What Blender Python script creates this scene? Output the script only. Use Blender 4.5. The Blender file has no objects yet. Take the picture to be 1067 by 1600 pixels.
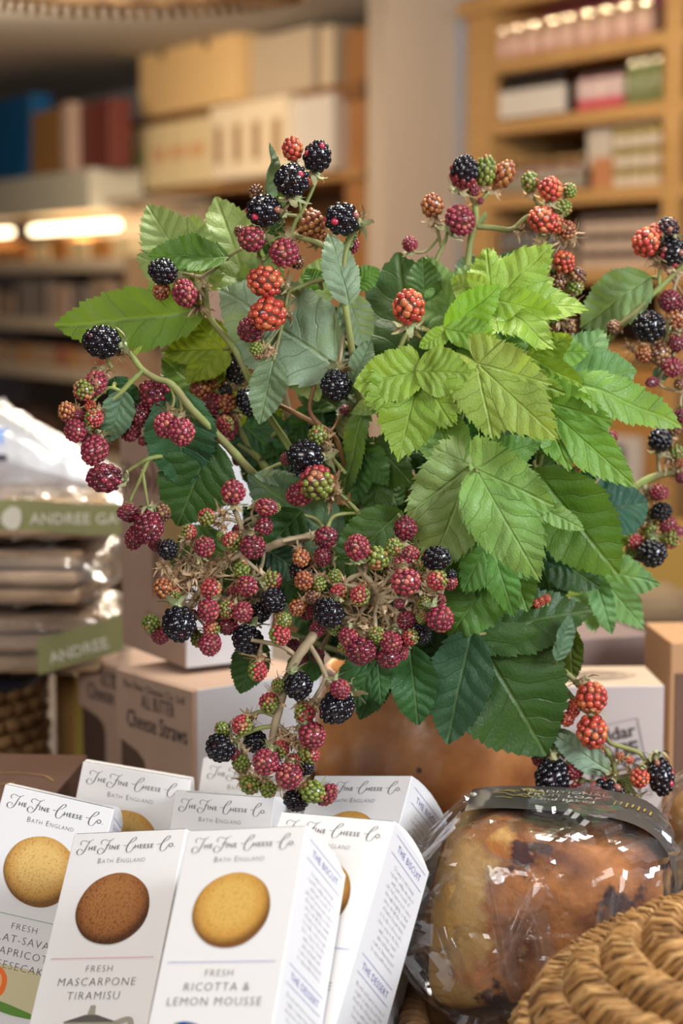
import bpy, bmesh, math, random
from mathutils import Vector, Matrix, Quaternion
R = math.radians
sc = bpy.context.scene
COL = sc.collection
random.seed(7)

# ------------------------------------------------------------------ camera
CAMZ, PITCH, FPX = 1.25, R(6.7), 2964.0
cam = bpy.data.objects.new('camera', bpy.data.cameras.new('camera'))
COL.objects.link(cam)
cam.location = (0, 0, CAMZ)
cam.rotation_euler = (R(90) - PITCH, 0, 0)
cam.data.sensor_fit = 'VERTICAL'
cam.data.sensor_height = 36.0
cam.data.lens = 36.0 * FPX / 1600.0
cam.data.clip_start = .02
cam.data.dof.use_dof = True
cam.data.dof.focus_distance = 0.955
cam.data.dof.aperture_fstop = 7.4
sc.camera = cam
sc.view_settings.view_transform = 'Standard'
sc.view_settings.look = 'None'
sc.view_settings.gamma = 1
sc.view_settings.use_curve_mapping = False
sc.view_settings.exposure = 0.20
cy = sc.cycles
cy.use_denoising = True
cy.max_bounces = 8
cy.transparent_max_bounces = 24
cy.transmission_bounces = 4
cy.diffuse_bounces = 3
cy.glossy_bounces = 3
cy.sample_clamp_indirect = 6
cy.caustics_reflective = False
cy.caustics_refractive = False

# ------------------------------------------------------------------ world + lights
w = bpy.data.worlds.new('world'); sc.world = w; w.use_nodes = True
w.node_tree.nodes['Background'].inputs[0].default_value = (.80, .86, 1.0, 1)
w.node_tree.nodes['Background'].inputs[1].default_value = .15

def area(name, loc, target, sx, sy, power, col):
    l = bpy.data.lights.new(name, 'AREA'); l.shape = 'RECTANGLE'; l.size = sx; l.size_y = sy
    l.energy = power; l.color = col
    o = bpy.data.objects.new(name, l); COL.objects.link(o); o.location = loc
    o.rotation_euler = (Vector(target) - Vector(loc)).to_track_quat('-Z', 'Y').to_euler()
    return o
area('shop_window_daylight', (1.25, .15, 1.72), (0, 1.0, 1.0), .7, .6, 31, (.88, .94, 1.0))
area('front_fill', (-.55, -.7, 1.75), (0, 1.0, 1.0), 1.0, .5, 16, (1.0, .95, .90))  # unseen soft fill beside the camera, added to lighten the box fronts
area('ceiling_lamp_table', (.1, 1.25, 2.03), (.05, 1.1, 1.0), .32, .32, 14, (1.0, .94, .82))
area('ceiling_lamp_left', (-1.0, 5.3, 2.02), (-.8, 6.4, 1.4), .7, .7, 24, (1.0, .80, .55))

def bulb(name, loc, power, r, col):
    l = bpy.data.lights.new(name, 'POINT'); l.energy = power; l.shadow_soft_size = r; l.color = col
    o = bpy.data.objects.new(name, l); COL.objects.link(o); o.location = loc
bulb('ceiling_bulb_a', (-.22, 4.0, 1.97), 18, .03, (1.0, .84, .62)); bulb('ceiling_bulb_b', (.14, 3.6, 1.97), 14, .03, (1.0, .86, .66))
area('ceiling_lamp_rear', (-.6, 2.6, 2.03), (-.6, 3.2, .8), .6, .6, 12, (1.0, .84, .62))

# ------------------------------------------------------------------ geometry helpers
cp, sp = math.cos(PITCH), math.sin(PITCH)
def ray(px, py):
    a = (px - 533.5) / FPX; u = -(py - 800) / FPX
    return Vector((a, cp + u * sp, -sp + u * cp))
def P(px, py, Y):
    d = ray(px, py)
    return Vector((0, 0, CAMZ)) + d * (Y / d.y)
def pm(px, py, Y):                      # metres per pixel at that place
    return (Y / ray(px, py).y) / FPX
def link(name, me, mat=None, parent=None, loc=None):
    o = bpy.data.objects.new(name, me); COL.objects.link(o)
    if mat is not None and len(me.materials) == 0: me.materials.append(mat)
    if parent is not None: o.parent = parent
    if loc is not None: o.location = loc
    return o
def tag(o, label, cat, group=None):
    o['label'] = label; o['category'] = cat
    if group: o['group'] = group
    return o
def thing(name, label, cat, loc=(0, 0, 0), rotz=0, group=None):
    o = bpy.data.objects.new(name, None); COL.objects.link(o); o.empty_display_size = .02
    o.location = loc; o.rotation_euler = (0, 0, rotz)
    return tag(o, label, cat, group)
def struct(o):
    o['kind'] = 'structure'; return o
def mesh(name, vs, fs, smooth=False):
    me = bpy.data.meshes.new(name); me.from_pydata([tuple(v) for v in vs], [], fs); me.update()
    if smooth:
        for p in me.polygons: p.use_smooth = True
    return me
def boxmesh(name, x0, x1, y0, y1, z0, z1, bev=0.0, seg=2):
    bm = bmesh.new(); bmesh.ops.create_cube(bm, size=1)
    for v in bm.verts:
        v.co = Vector((x0 + (v.co.x + .5) * (x1 - x0), y0 + (v.co.y + .5) * (y1 - y0), z0 + (v.co.z + .5) * (z1 - z0)))
    if bev: bmesh.ops.bevel(bm, geom=bm.edges[:], offset=bev, segments=seg, profile=.5, affect='EDGES')
    me = bpy.data.meshes.new(name); bm.to_mesh(me); bm.free(); return me
def lathe(name, prof, n=28, cap=True):
    vs, fs = [], []
    for r, z in prof:
        for i in range(n):
            a = 2 * math.pi * i / n; vs.append((r * math.cos(a), r * math.sin(a), z))
    for k in range(len(prof) - 1):
        for i in range(n):
            j = (i + 1) % n; fs.append((k * n + i, k * n + j, (k + 1) * n + j, (k + 1) * n + i))
    if cap:
        fs.append(tuple(range(n - 1, -1, -1))); m = (len(prof) - 1) * n; fs.append(tuple(m + i for i in range(n)))
    return mesh(name, vs, fs, True)
def catmull(pts, sub=6):
    if len(pts) < 3: return pts
    out = []
    n = len(pts)
    for i in range(n - 1):
        p0 = pts[max(i - 1, 0)]; p1 = pts[i]; p2 = pts[i + 1]; p3 = pts[min(i + 2, n - 1)]
        for k in range(sub):
            t = k / sub
            out.append(.5 * ((2 * p1) + (p2 - p0) * t + (2 * p0 - 5 * p1 + 4 * p2 - p3) * t * t + (3 * p1 - p0 - 3 * p2 + p3) * t ** 3))
    out.append(pts[-1]); return out
def tube(vs, fs, pts, r0, r1=None, n=7, sub=5, wob=0):
    """append a tube along pts to vs/fs"""
    if r1 is None: r1 = r0
    path = catmull([Vector(p) for p in pts], sub) if len(pts) > 2 else [Vector(p) for p in pts]
    base = len(vs); m = len(path); up = Vector((.13, .9, .3)).normalized()
    for i, p in enumerate(path):
        t = (path[min(i + 1, m - 1)] - path[max(i - 1, 0)])
        if t.length < 1e-9: t = Vector((0, 0, 1))
        t.normalize()
        a = up - t * up.dot(t)
        if a.length < 1e-3: a = Vector((1, 0, 0)) - t * t.x
        a.normalize(); up = a; b = t.cross(a)
        r = r0 + (r1 - r0) * i / max(m - 1, 1)
        if wob: r *= 1 + wob * (random.random() - .5)
        for k in range(n):
            an = 2 * math.pi * k / n
            vs.append(p + (a * math.cos(an) + b * math.sin(an)) * r)
    for i in range(m - 1):
        for k in range(n):
            k2 = (k + 1) % n
            fs.append((base + i * n + k, base + i * n + k2, base + (i + 1) * n + k2, base + (i + 1) * n + k))
    fs.append(tuple(base + k for k in range(n - 1, -1, -1))); fs.append(tuple(base + (m - 1) * n + k for k in range(n)))

# ------------------------------------------------------------------ materials
def mat(name, col=(.5, .5, .5), rough=.5, spec=.5, metal=0, alpha=1, coat=0, noise=None, bump=None, emit=None, sheen=0):
    """noise=(scale, darker colour, amount[, stretch]) mottles the base colour; bump=(scale, strength[, stretch])"""
    m = bpy.data.materials.new(name); m.use_nodes = True
    nt = m.node_tree; b = nt.nodes['Principled BSDF']
    b.inputs['Base Color'].default_value = (*col, 1); b.inputs['Roughness'].default_value = rough
    b.inputs['Specular IOR Level'].default_value = spec; b.inputs['Metallic'].default_value = metal
    b.inputs['Coat Weight'].default_value = coat; b.inputs['Coat Roughness'].default_value = .08
    def coords(st):
        tc = nt.nodes.new('ShaderNodeTexCoord'); mp = nt.nodes.new('ShaderNodeMapping')
        nt.links.new(tc.outputs['Object'], mp.inputs[0]); mp.inputs['Scale'].default_value = st; return mp.outputs[0]
    if noise:
        n = nt.nodes.new('ShaderNodeTexNoise'); n.inputs['Scale'].default_value = noise[0]; n.inputs['Detail'].default_value = 5
        nt.links.new(coords(noise[3] if len(noise) > 3 else (1, 1, 1)), n.inputs['Vector'])
        r = nt.nodes.new('ShaderNodeValToRGB'); r.color_ramp.elements[0].position = .5 - .22 / max(noise[2], .05) * .6; r.color_ramp.elements[1].position = .5 + .22 / max(noise[2], .05) * .6
        r.color_ramp.elements[0].color = (*noise[1], 1); r.color_ramp.elements[1].color = (*col, 1)
        nt.links.new(n.outputs[0], r.inputs[0]); nt.links.new(r.outputs[0], b.inputs['Base Color'])
    if bump:
        n = nt.nodes.new('ShaderNodeTexNoise'); n.inputs['Scale'].default_value = bump[0]; n.inputs['Detail'].default_value = 4
        nt.links.new(coords(bump[2] if len(bump) > 2 else (1, 1, 1)), n.inputs['Vector'])
        bp = nt.nodes.new('ShaderNodeBump'); bp.inputs['Strength'].default_value = bump[1]; bp.inputs['Distance'].default_value = .002
        nt.links.new(n.outputs[0], bp.inputs['Height']); nt.links.new(bp.outputs[0], b.inputs['Normal'])
    if emit:
        b.inputs['Emission Color'].default_value = (*emit[0], 1); b.inputs['Emission Strength'].default_value = emit[1]
    return m
def attrmat(name, rough, spec=.5, coat=0, bumpscale=None, bs=.3, var=.25):
    m = mat(name, rough=rough, spec=spec, coat=coat); nt = m.node_tree; b = nt.nodes['Principled BSDF']
    a = nt.nodes.new('ShaderNodeVertexColor'); a.layer_name = 'Col'
    n = nt.nodes.new('ShaderNodeTexNoise'); n.inputs['Scale'].default_value = 3.0
    tc = nt.nodes.new('ShaderNodeTexCoord'); nt.links.new(tc.outputs['Object'], n.inputs['Vector'])
    mr = nt.nodes.new('ShaderNodeMapRange'); mr.inputs[1].default_value = .3; mr.inputs[2].default_value = .7
    mr.inputs[3].default_value = 1 - var; mr.inputs[4].default_value = 1 + var; nt.links.new(n.outputs[0], mr.inputs[0])
    vm = nt.nodes.new('ShaderNodeVectorMath'); vm.operation = 'SCALE'
    nt.links.new(a.outputs[0], vm.inputs[0]); nt.links.new(mr.outputs[0], vm.inputs['Scale']); nt.links.new(vm.outputs[0], b.inputs['Base Color'])
    if bumpscale:
        n2 = nt.nodes.new('ShaderNodeTexNoise'); n2.inputs['Scale'].default_value = bumpscale
        nt.links.new(tc.outputs['Object'], n2.inputs['Vector'])
        bp = nt.nodes.new('ShaderNodeBump'); bp.inputs['Strength'].default_value = bs; bp.inputs['Distance'].default_value = .001
        nt.links.new(n2.outputs[0], bp.inputs['Height']); nt.links.new(bp.outputs[0], b.inputs['Normal'])
    return m

def leafmat():
    m = bpy.data.materials.new('leaf_blade'); m.use_nodes = True; nt = m.node_tree; N = nt.nodes; L = nt.links
    b = N['Principled BSDF']; b.inputs['Roughness'].default_value = .47; b.inputs['Specular IOR Level'].default_value = .38
    def math_(op, a, c=None, clamp=False):
        n = N.new('ShaderNodeMath'); n.operation = op; n.use_clamp = clamp
        for i, v in enumerate((a, c)):
            if v is None: continue
            if isinstance(v, (int, float)): n.inputs[i].default_value = v
            else: L.new(v, n.inputs[i])
        return n.outputs[0]
    uv = N.new('ShaderNodeUVMap'); uv.uv_map = 'UVMap'; sx = N.new('ShaderNodeSeparateXYZ'); L.new(uv.outputs[0], sx.inputs[0])
    u, v = sx.outputs[0], sx.outputs[1]; av = math_('ABSOLUTE', v)
    side = math_('MULTIPLY', math_('GREATER_THAN', v, 0), .45)
    nw = N.new('ShaderNodeTexNoise'); nw.inputs['Scale'].default_value = 4.5; L.new(uv.outputs[0], nw.inputs['Vector'])
    s = math_('ADD', math_('MULTIPLY', math_('SUBTRACT', u, math_('SUBTRACT', math_('MULTIPLY', av, .95), math_('MULTIPLY', math_('MULTIPLY', av, av), .9))), 6.6), side)
    s = math_('ADD', s, math_('MULTIPLY', math_('SUBTRACT', nw.outputs[0], .5), .75))
    f = math_('ABSOLUTE', math_('SUBTRACT', math_('FRACT', s), .5))           # 0 at the vein
    lat = N.new('ShaderNodeMapRange'); lat.inputs[1].default_value = 0; lat.inputs[2].default_value = .05; lat.inputs[3].default_value = 1; lat.inputs[4].default_value = 0; L.new(f, lat.inputs[0])
    mid = N.new('ShaderNodeMapRange'); mid.inputs[1].default_value = .004; mid.inputs[2].default_value = .02; mid.inputs[3].default_value = 1; mid.inputs[4].default_value = 0; L.new(av, mid.inputs[0])
    lt = math_('MULTIPLY', lat.outputs[0], .75)
    vein = math_('MAXIMUM', lt, mid.outputs[0])
    # fine net of veinlets + puckers between the side veins
    vo = N.new('ShaderNodeTexVoronoi'); vo.feature = 'DISTANCE_TO_EDGE'; vo.inputs['Scale'].default_value = 26; L.new(uv.outputs[0], vo.inputs['Vector'])
    net = N.new('ShaderNodeMapRange'); net.inputs[1].default_value = 0; net.inputs[2].default_value = .16; L.new(vo.outputs['Distance'], net.inputs[0])
    tc = N.new('ShaderNodeTexCoord')
    n1 = N.new('ShaderNodeTexNoise'); n1.inputs['Scale'].default_value = 3.2; n1.inputs['Detail'].default_value = 4; L.new(tc.outputs['Object'], n1.inputs['Vector'])
    n3 = N.new('ShaderNodeTexNoise'); n3.inputs['Scale'].default_value = 14; L.new(tc.outputs['Object'], n3.inputs['Vector'])
    h = math_('ADD', math_('MULTIPLY', math_('SUBTRACT', 1, vein), .9), math_('MULTIPLY', net.outputs[0], .10))
    h = math_('ADD', h, math_('MULTIPLY', math_('COSINE', math_('MULTIPLY', math_('SUBTRACT', s, .5), 6.2832)), -.32))
    h = math_('ADD', h, math_('MULTIPLY', n3.outputs[0], .85))
    bp = N.new('ShaderNodeBump'); bp.inputs['Strength'].default_value = .65; bp.inputs['Distance'].default_value = .0014; L.new(h, bp.inputs['Height'])
    oi = N.new('ShaderNodeObjectInfo')
    hs = N.new('ShaderNodeHueSaturation'); L.new(oi.outputs['Color'], hs.inputs['Color'])
    mr = N.new('ShaderNodeMapRange'); mr.inputs[1].default_value = .3; mr.inputs[2].default_value = .7; mr.inputs[3].default_value = .72; mr.inputs[4].default_value = 1.25; L.new(n1.outputs[0], mr.inputs[0])
    L.new(mr.outputs[0], hs.inputs['Value'])
    mr2 = N.new('ShaderNodeMapRange'); mr2.inputs[1].default_value = .35; mr2.inputs[2].default_value = .65; mr2.inputs[3].default_value = .503; mr2.inputs[4].default_value = .475; L.new(n3.outputs[0], mr2.inputs[0]); L.new(mr2.outputs[0], hs.inputs['Hue'])
    mx = N.new('ShaderNodeMix'); mx.data_type = 'RGBA'; mx.blend_type = 'MIX'
    L.new(math_('MULTIPLY', vein, .42), mx.inputs[0]); L.new(hs.outputs[0], mx.inputs[6])
    vc = N.new('ShaderNodeMix'); vc.data_type = 'RGBA'; vc.blend_type = 'ADD'; vc.inputs[0].default_value = 1
    L.new(hs.outputs[0], vc.inputs[6]); vc.inputs[7].default_value = (.12, .15, .06, 1); L.new(vc.outputs[2], mx.inputs[7])
    L.new(mx.outputs[2], b.inputs['Base Color']); L.new(bp.outputs[0], b.inputs['Normal'])
    tr = N.new('ShaderNodeBsdfTranslucent'); tm = N.new('ShaderNodeMix'); tm.data_type = 'RGBA'; tm.blend_type = 'MULTIPLY'; tm.inputs[0].default_value = 1
    L.new(mx.outputs[2], tm.inputs[6]); tm.inputs[7].default_value = (1.25, 1.2, .45, 1); L.new(tm.outputs[2], tr.inputs[0]); L.new(bp.outputs[0], tr.inputs['Normal'])
    ms = N.new('ShaderNodeMixShader'); ms.inputs[0].default_value = .27
    L.new(b.outputs[0], ms.inputs[1]); L.new(tr.outputs[0], ms.inputs[2]); L.new(ms.outputs[0], N['Material Output'].inputs[0])
    return m
def filmmat(name, tint=(.96, .96, .97), gloss=.10, bumpscale=55, haze=.05, rough=.09):
    m = bpy.data.materials.new(name); m.use_nodes = True; nt = m.node_tree; N = nt.nodes; L = nt.links
    N.remove(N['Principled BSDF'])
    t = N.new('ShaderNodeBsdfTransparent'); t.inputs[0].default_value = (*tint, 1)
    g = N.new('ShaderNodeBsdfGlossy'); g.inputs['Roughness'].default_value = rough; g.inputs[0].default_value = (1, 1, 1, 1)
    d = N.new('ShaderNodeBsdfDiffuse'); d.inputs[0].default_value = (.85, .87, .9, 1)
    tc = N.new('ShaderNodeTexCoord')
    v = N.new('ShaderNodeTexVoronoi'); v.inputs['Scale'].default_value = bumpscale; v.feature = 'F1'; L.new(tc.outputs['Object'], v.inputs['Vector'])
    n = N.new('ShaderNodeTexNoise'); n.inputs['Scale'].default_value = bumpscale * 1.4; L.new(tc.outputs['Object'], n.inputs['Vector'])
    ad = N.new('ShaderNodeMath'); L.new(v.outputs['Distance'], ad.inputs[0]); L.new(n.outputs[0], ad.inputs[1])
    bp = N.new('ShaderNodeBump'); bp.inputs['Strength'].default_value = .7; bp.inputs['Distance'].default_value = .004; L.new(ad.outputs[0], bp.inputs['Height'])
    L.new(bp.outputs[0], g.inputs['Normal'])
    lw = N.new('ShaderNodeLayerWeight'); lw.inputs[0].default_value = .35; L.new(bp.outputs[0], lw.inputs['Normal'])
    mr = N.new('ShaderNodeMapRange'); mr.inputs[3].default_value = gloss; mr.inputs[4].default_value = .62; L.new(lw.outputs['Facing'], mr.inputs[0])
    m0 = N.new('ShaderNodeMixShader'); m0.inputs[0].default_value = haze; L.new(t.outputs[0], m0.inputs[1]); L.new(d.outputs[0], m0.inputs[2])
    m1 = N.new('ShaderNodeMixShader'); L.new(mr.outputs[0], m1.inputs[0]); L.new(m0.outputs[0], m1.inputs[1]); L.new(g.outputs[0], m1.inputs[2])
    L.new(m1.outputs[0], N['Material Output'].inputs[0])
    return m

M = {}
M['leaf'] = leafmat()
M['berry'] = attrmat('berry_skin', .20, .62, coat=0, var=.15)
M['stem_green'] = mat('green_stem', (.26, .31, .09), .55, .3, noise=(60, (.20, .17, .07), .8))
M['stem_tan'] = mat('tan_stem', (.42, .33, .20), .65, .3, noise=(90, (.27, .20, .12), .8))
M['stem_brown'] = mat('brown_stem', (.28, .15, .06), .6, .3, noise=(90, (.18, .08, .04), .8))
M['sepal_dry'] = mat('dry_sepal', (.66, .49, .30), .8, .2, noise=(2.5, (.30, .165, .075), .9))
M['sepal_green'] = mat('green_sepal', (.36, .40, .20), .7, .2, noise=(2.5, (.36, .26, .14), 1))
M['card_white'] = mat('white_card', (.69, .665, .66), .55, .3)
M['card_side'] = M['card_white']
M['ink'] = mat('black_ink', (.025, .022, .03), .6, .2)
M['ink_grey'] = mat('grey_ink', (.10, .09, .10), .6, .2)
M['ink_blue'] = mat('blue_ink', (.12, .13, .42), .6, .2)
M['kraft'] = mat('kraft_card', (.49, .33, .245), .7, .25, noise=(30, (.44, .295, .215), .6))
M['kraft_top'] = M['kraft']
M['daylit_kraft'] = mat('daylit_kraft', (.60, .59, .62), .6, .3)  # right faces of the kraft cartons, cool window daylight put into the colour
M['wood_shelf'] = mat('pine_wood', (.56, .33, .13), .5, .4, noise=(8, (.44, .24, .08), .7, (1, 1, 14)))
M['wood_dark'] = mat('brown_wood', (.24, .11, .04), .5, .4, noise=(8, (.16, .07, .025), .7, (1, 1, 10)))

# ------------------------------------------------------------------ the room (wall runs obliquely behind the counter)
WO = Vector((.38, 5.0, 0)); EU = Vector((.51, -.86, 0)).normalized(); EN = Vector((-.86, -.51, 0)).normalized()
WROT = math.atan2(EU.y, EU.x)
def onw(px, py, off=0):                 # (u, z, Y) where the sight line meets the plane "off" metres before the shelf front
    d = ray(px, py); c = Vector((0, 0, CAMZ))
    t = (WO + EN * off - c).dot(EN) / d.dot(EN)
    p = c + d * t
    return (p - WO).dot(EU), p.z, p.y
def wloc(u, off, z): 
    v = WO + EU * u + EN * off; return (v.x, v.y, z)
# local frame of every wall object: x = along the wall, y = into the wall, z = up
def wthing(name, label, cat, u, off, z, group=None):
    return thing(name, label, cat, wloc(u, off, z), WROT, group)
def wtrans(me, u, off, z):
    me.transform(Matrix.Translation(Vector(wloc(u, off, z))) @ Matrix.Rotation(WROT, 4, 'Z')); return me

wall_m = mat('painted_plaster', (.42, .47, .62), .85, .2, noise=(1.5, (.46, .41, .40), .6))
o = struct(link('wall_back', wtrans(boxmesh('wall_back', -8, 2.6, 0, .1, 0, 2.06), 0, -.42, 0), wall_m))
struct(link('wall_far', boxmesh('wall_far', -7, 3.5, 11.9, 12, 0, 2.06), wall_m)); struct(link('wall_left', boxmesh('wall_left', -7, -6.9, 1.5, 11.9, 0, 2.06), wall_m)); struct(link('wall_right', boxmesh('wall_right', 3.4, 3.5, 2.2, 11.9, 0, 2.06), wall_m))
o = struct(link('floor', boxmesh('floor', -7, 3.5, -1.6, 12, -.05, 0), mat('floor_tiles', (.30, .20, .13), .5, noise=(3, (.22, .14, .09), .7))))
o = struct(link('ceiling', boxmesh('ceiling', -7, 3.5, .3, 12, 2.06, 2.12), mat('ceiling_paint', (.50, .47, .44), .9)))
u0, _, _ = onw(580, 400, -.06); u1, _, _ = onw(724, 400, -.06)
o = struct(link('trim_1', wtrans(boxmesh('trim_1', u0, u1, -.18, .3, 0, 2.06), 0, -.06 - .18, 0), wall_m))
u0, _, _ = onw(574, 400, .16); u1, _, _ = onw(602, 400, .16)
o = struct(link('trim_2', wtrans(boxmesh('trim_2', u0, u1, 0, .25, 0, 2.06), 0, .16, 0), mat('cream_trim', (.62, .50, .40), .7)))

def wspan(px0, px1, pyt, pyb, off, pxr=None):
    pm_ = pxr if pxr is not None else (px0 + px1) / 2
    return onw(px0, (pyt + pyb) / 2, off)[0], onw(px1, (pyt + pyb) / 2, off)[0], onw(pm_, pyb, off)[1], onw(pm_, pyt, off)[1]
def wbox(name, label, cat, px0, px1, pyt, pyb, off, dep, m, group=None, bev=.003, pxr=None, z0=None, parent_name=None):
    a, b, zb, zt = wspan(px0, px1, pyt, pyb, off, pxr)
    if z0 is not None: zb = z0
    o = link(name, boxmesh(name, 0, b - a, 0, dep, 0, zt - zb, bev), m)
    o.location = wloc(a, off, zb); o.rotation_euler = (0, 0, WROT)
    if cat: tag(o, label, cat, group)
    return o, a, b, zb, zt
def wpart(par, name, m, x0, x1, y0, y1, z0, z1, bev=0):
    return link(name, boxmesh(name, x0, x1, y0, y1, z0, z1, bev), m, par)

# ---- pine bookcase on the right
WS, WD = M['wood_shelf'], M['wood_dark']
bu0 = onw(727, 300)[0]; bu1 = onw(1062, 300)[0]; pu0 = onw(764, 300)[0]; pu1 = onw(1033, 300)[0]
def zat(px, py, off=0): return onw(px, py, off)[1]
shelf_z = [zat(900, y) for y in (72, 174, 296, 420)]
bk = wthing('bookcase', 'tall open pine bookcase with jars on its shelves', 'bookcase', bu0, 0, 0)
wpart(bk, 'side_post', WS, 0, pu0 - bu0, 0, .3, 0, 1.99, .004)
wpart(bk, 'side_post', WS, pu1 - bu0, bu1 - bu0, 0, .3, 0, 1.99, .004)
wpart(bk, 'side_post', WS, bu1 - bu0 + .9, bu1 - bu0 + .96, 0, .3, 0, 1.99, .004)
wpart(bk, 'top_rail', WS, -.02, bu1 - bu0 + .98, -.02, .3, 1.955, 2.0, .004)
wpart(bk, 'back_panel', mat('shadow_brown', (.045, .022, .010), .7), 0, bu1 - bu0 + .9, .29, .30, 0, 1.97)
for z in shelf_z + [zat(900, 540)]:
    wpart(bk, 'shelf', WS, pu0 - bu0, pu1 - bu0, .0, .29, z - .036, z, .003)
    wpart(bk, 'shelf', WS, bu1 - bu0, bu1 - bu0 + .9, .0, .29, z - .036, z, .003)
zc = zat(900, 545)
wpart(bk, 'cupboard_door', mat('orange_pine', (.50, .25, .07), .45, noise=(6, (.42, .20, .05), .6, (1, 1, 9))), pu0 - bu0, pu1 - bu0, -.012, .01, .1, zc - .04, .004)

def jar_mesh(r, h, shoulder=.8):
    return lathe('body', [(r * .9, 0), (r, h * .04), (r, h * shoulder), (r * .72, h * .9), (r * .72, h * .93)], 18)
def lid_mesh(r, h): return lathe('lid', [(r * .785, h * .90), (r * .79, h * .91), (r * .7985, h * .985), (r * .795, h * 1.0), (r * .75, h * 1.012), (r * .3, h * 1.02), (r * .05, h * 1.022)], 28)
def lab_mesh(r, z0, z1): return lathe('paper_label', [(r * 1.012, z0), (r * 1.012, z1)], 18, False)
ORD = ['leftmost', 'second', 'third', 'fourth', 'fifth', 'sixth', 'seventh', 'eighth', 'ninth', 'tenth', 'eleventh', 'twelfth', 'thirteenth', 'fourteenth']
def ordl(i, n):
    if n == 1: return 'only'
    return 'leftmost' if i == 0 else ('rightmost' if i == n - 1 else ORD[i] + ' from left')
def numbered(o_, label, i, n): o_['label'] = '%s, %s of its row' % (label, ordl(i, n))
def jar_row(kind, label, group, us, off, z, r, h, mb, ml, mp, lz=(.15, .7), cat='jar', lidspec=None):
    root = None
    for i, u in enumerate(us):
        if root is None:
            root = wthing(kind, label, cat, u, off, z, group)
            link('body', jar_mesh(r, h), mb, root); link('lid', lid_mesh(r, h), ml, root)
            if mp: link('paper_label', lab_mesh(r, h * lz[0], h * lz[1]), mp, root)
            kids = list(root.children)
        else:
            c = root.copy(); COL.objects.link(c); c.location = wloc(u + random.uniform(-.003, .003), off, z)
            for k in kids:
                kk = k.copy(); COL.objects.link(kk); kk.parent = c
        numbered(root if i == 0 else c, label, i, len(us))
gold_lid = mat('gold_lid', (1.0, .82, .58), .07, metal=1)
pink_glass = mat('pink_preserve', (.62, .33, .28), .12, .8, noise=(20, (.50, .36, .20), .8))
amber = mat('amber_preserve', (.16, .06, .015), .1, .8); dark_glass = mat('dark_glass', (.02, .012, .01), .12, .7)
black_lid = mat('black_lid', (.015, .012, .012), .25); white_lab = mat('white_label', (.68, .62, .56), .6)
pink_lab = mat('pink_label', (.62, .12, .22), .6); green_jar = mat('green_preserve', (.20, .22, .08), .25); pale_lid = mat('pale_gold_lid', (.80, .70, .50), .2, metal=1)
def urow(px0, px1, n, off, py=200):
    a = onw(px0, py, off)[0]; b = onw(px1, py, off)[0]; return [a + (b - a) * (i + .5) / n for i in range(n)], (b - a) / n
us, du = urow(775, 1030, 9, -.06)
jar_row('preserve_jar', 'gold-lidded jar on the top bookcase shelf', 'gold-lidded jars on the top shelf', us, -.05, shelf_z[0], du * .44, .085, pink_glass, gold_lid, mat('peach_label', (.66, .42, .34), .5), (.2, .6))
wbox('pink_gift_box', 'long pink box lying behind the jars on the top bookcase shelf', 'box', 775, 1030, 12, 40, -.17, .1, mat('pink_card', (.62, .16, .26), .6), z0=shelf_z[0] + 0.0)
us, du = urow(777, 880, 6, -.04)
jar_row('sauce_bottle', 'cream-labelled bottle on the second bookcase shelf', 'dark bottles with cream labels', us, -.05, shelf_z[1], du * .42, .125, dark_glass, black_lid, white_lab, (.08, .62), 'bottle')
us, du = urow(900, 972, 4, -.04)
jar_row('jam_jar', 'pink-labelled jar on the second bookcase shelf', 'pink-labelled jars', us, -.05, shelf_z[1], du * .43, .09, mat('pink_glass_low', (.62, .08, .12), .3), black_lid, mat('blush_label', (.68, .52, .50), .6), (.35, .85))
us, du = urow(975, 1031, 3, -.04)
jar_row('olive_jar', 'green jar beside the bookcase post', 'green jars with pale lids', us, -.05, shelf_z[1], du * .44, .105, green_jar, pale_lid, None)
us, du = urow(777, 912, 8, -.04, 260)
jar_row('chutney_jar', 'dark amber jar on the third bookcase shelf', 'amber jars on the third shelf', us, -.05, shelf_z[2], du * .43, .088, amber, mat('bronze_lid', (.42, .26, .10), .25, metal=1), mat('grey_label', (.30, .26, .20), .6), (.1, .5))
us, du = urow(777, 900, 7, -.04, 380)
jar_row('pickle_jar', 'dark jar on the lowest open bookcase shelf', 'dark jars on the lowest open shelf', us, -.05, shelf_z[3], du * .43, .10, dark_glass, black_lid, mat('dim_label', (.24, .17, .12), .6), (.1, .5))
def stack(px0, px1, nx, nz, z, h, off, ma, mb, kind, label, group, py):
    us, du = urow(px0, px1, nx, off, py); proto = None
    for k in range(nz):
        for ui, u in enumerate(us):
            if proto is None:
                proto = wthing(kind, label, 'box', u, off, z, group)
                wpart(proto, 'carton', ma, -du * .46, du * .46, 0, .1, 0, h * .97, .002)
                wpart(proto, 'label_band', mb, -du * .462, du * .462, -.001, .1, h * .55, h * .93)
                kids = list(proto.children)
            else:
                c = proto.copy(); COL.objects.link(c); c.location = wloc(u, off, z + k * h)
                for q in kids: qq = q.copy(); COL.objects.link(qq); qq.parent = c
            (proto if (k == 0 and ui == 0) else c)['label'] = '%s, %s column, %s' % (label, 'left right'.split()[ui == len(us) - 1] if ui in (0, len(us) - 1) else ORD[ui], 'bottom' if k == 0 else ('topmost' if k == nz - 1 else ORD[k] + ' up'))
cream = mat('cream_card', (.66, .56, .46), .6)
stack(957, 1031, 3, 4, shelf_z[2], .047, -.03, cream, mat('mustard_band', (.30, .22, .03), .6), 'biscuit_carton', 'mustard-banded cream carton on the third shelf', 'cream cartons stacked on the third shelf', 240)
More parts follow.
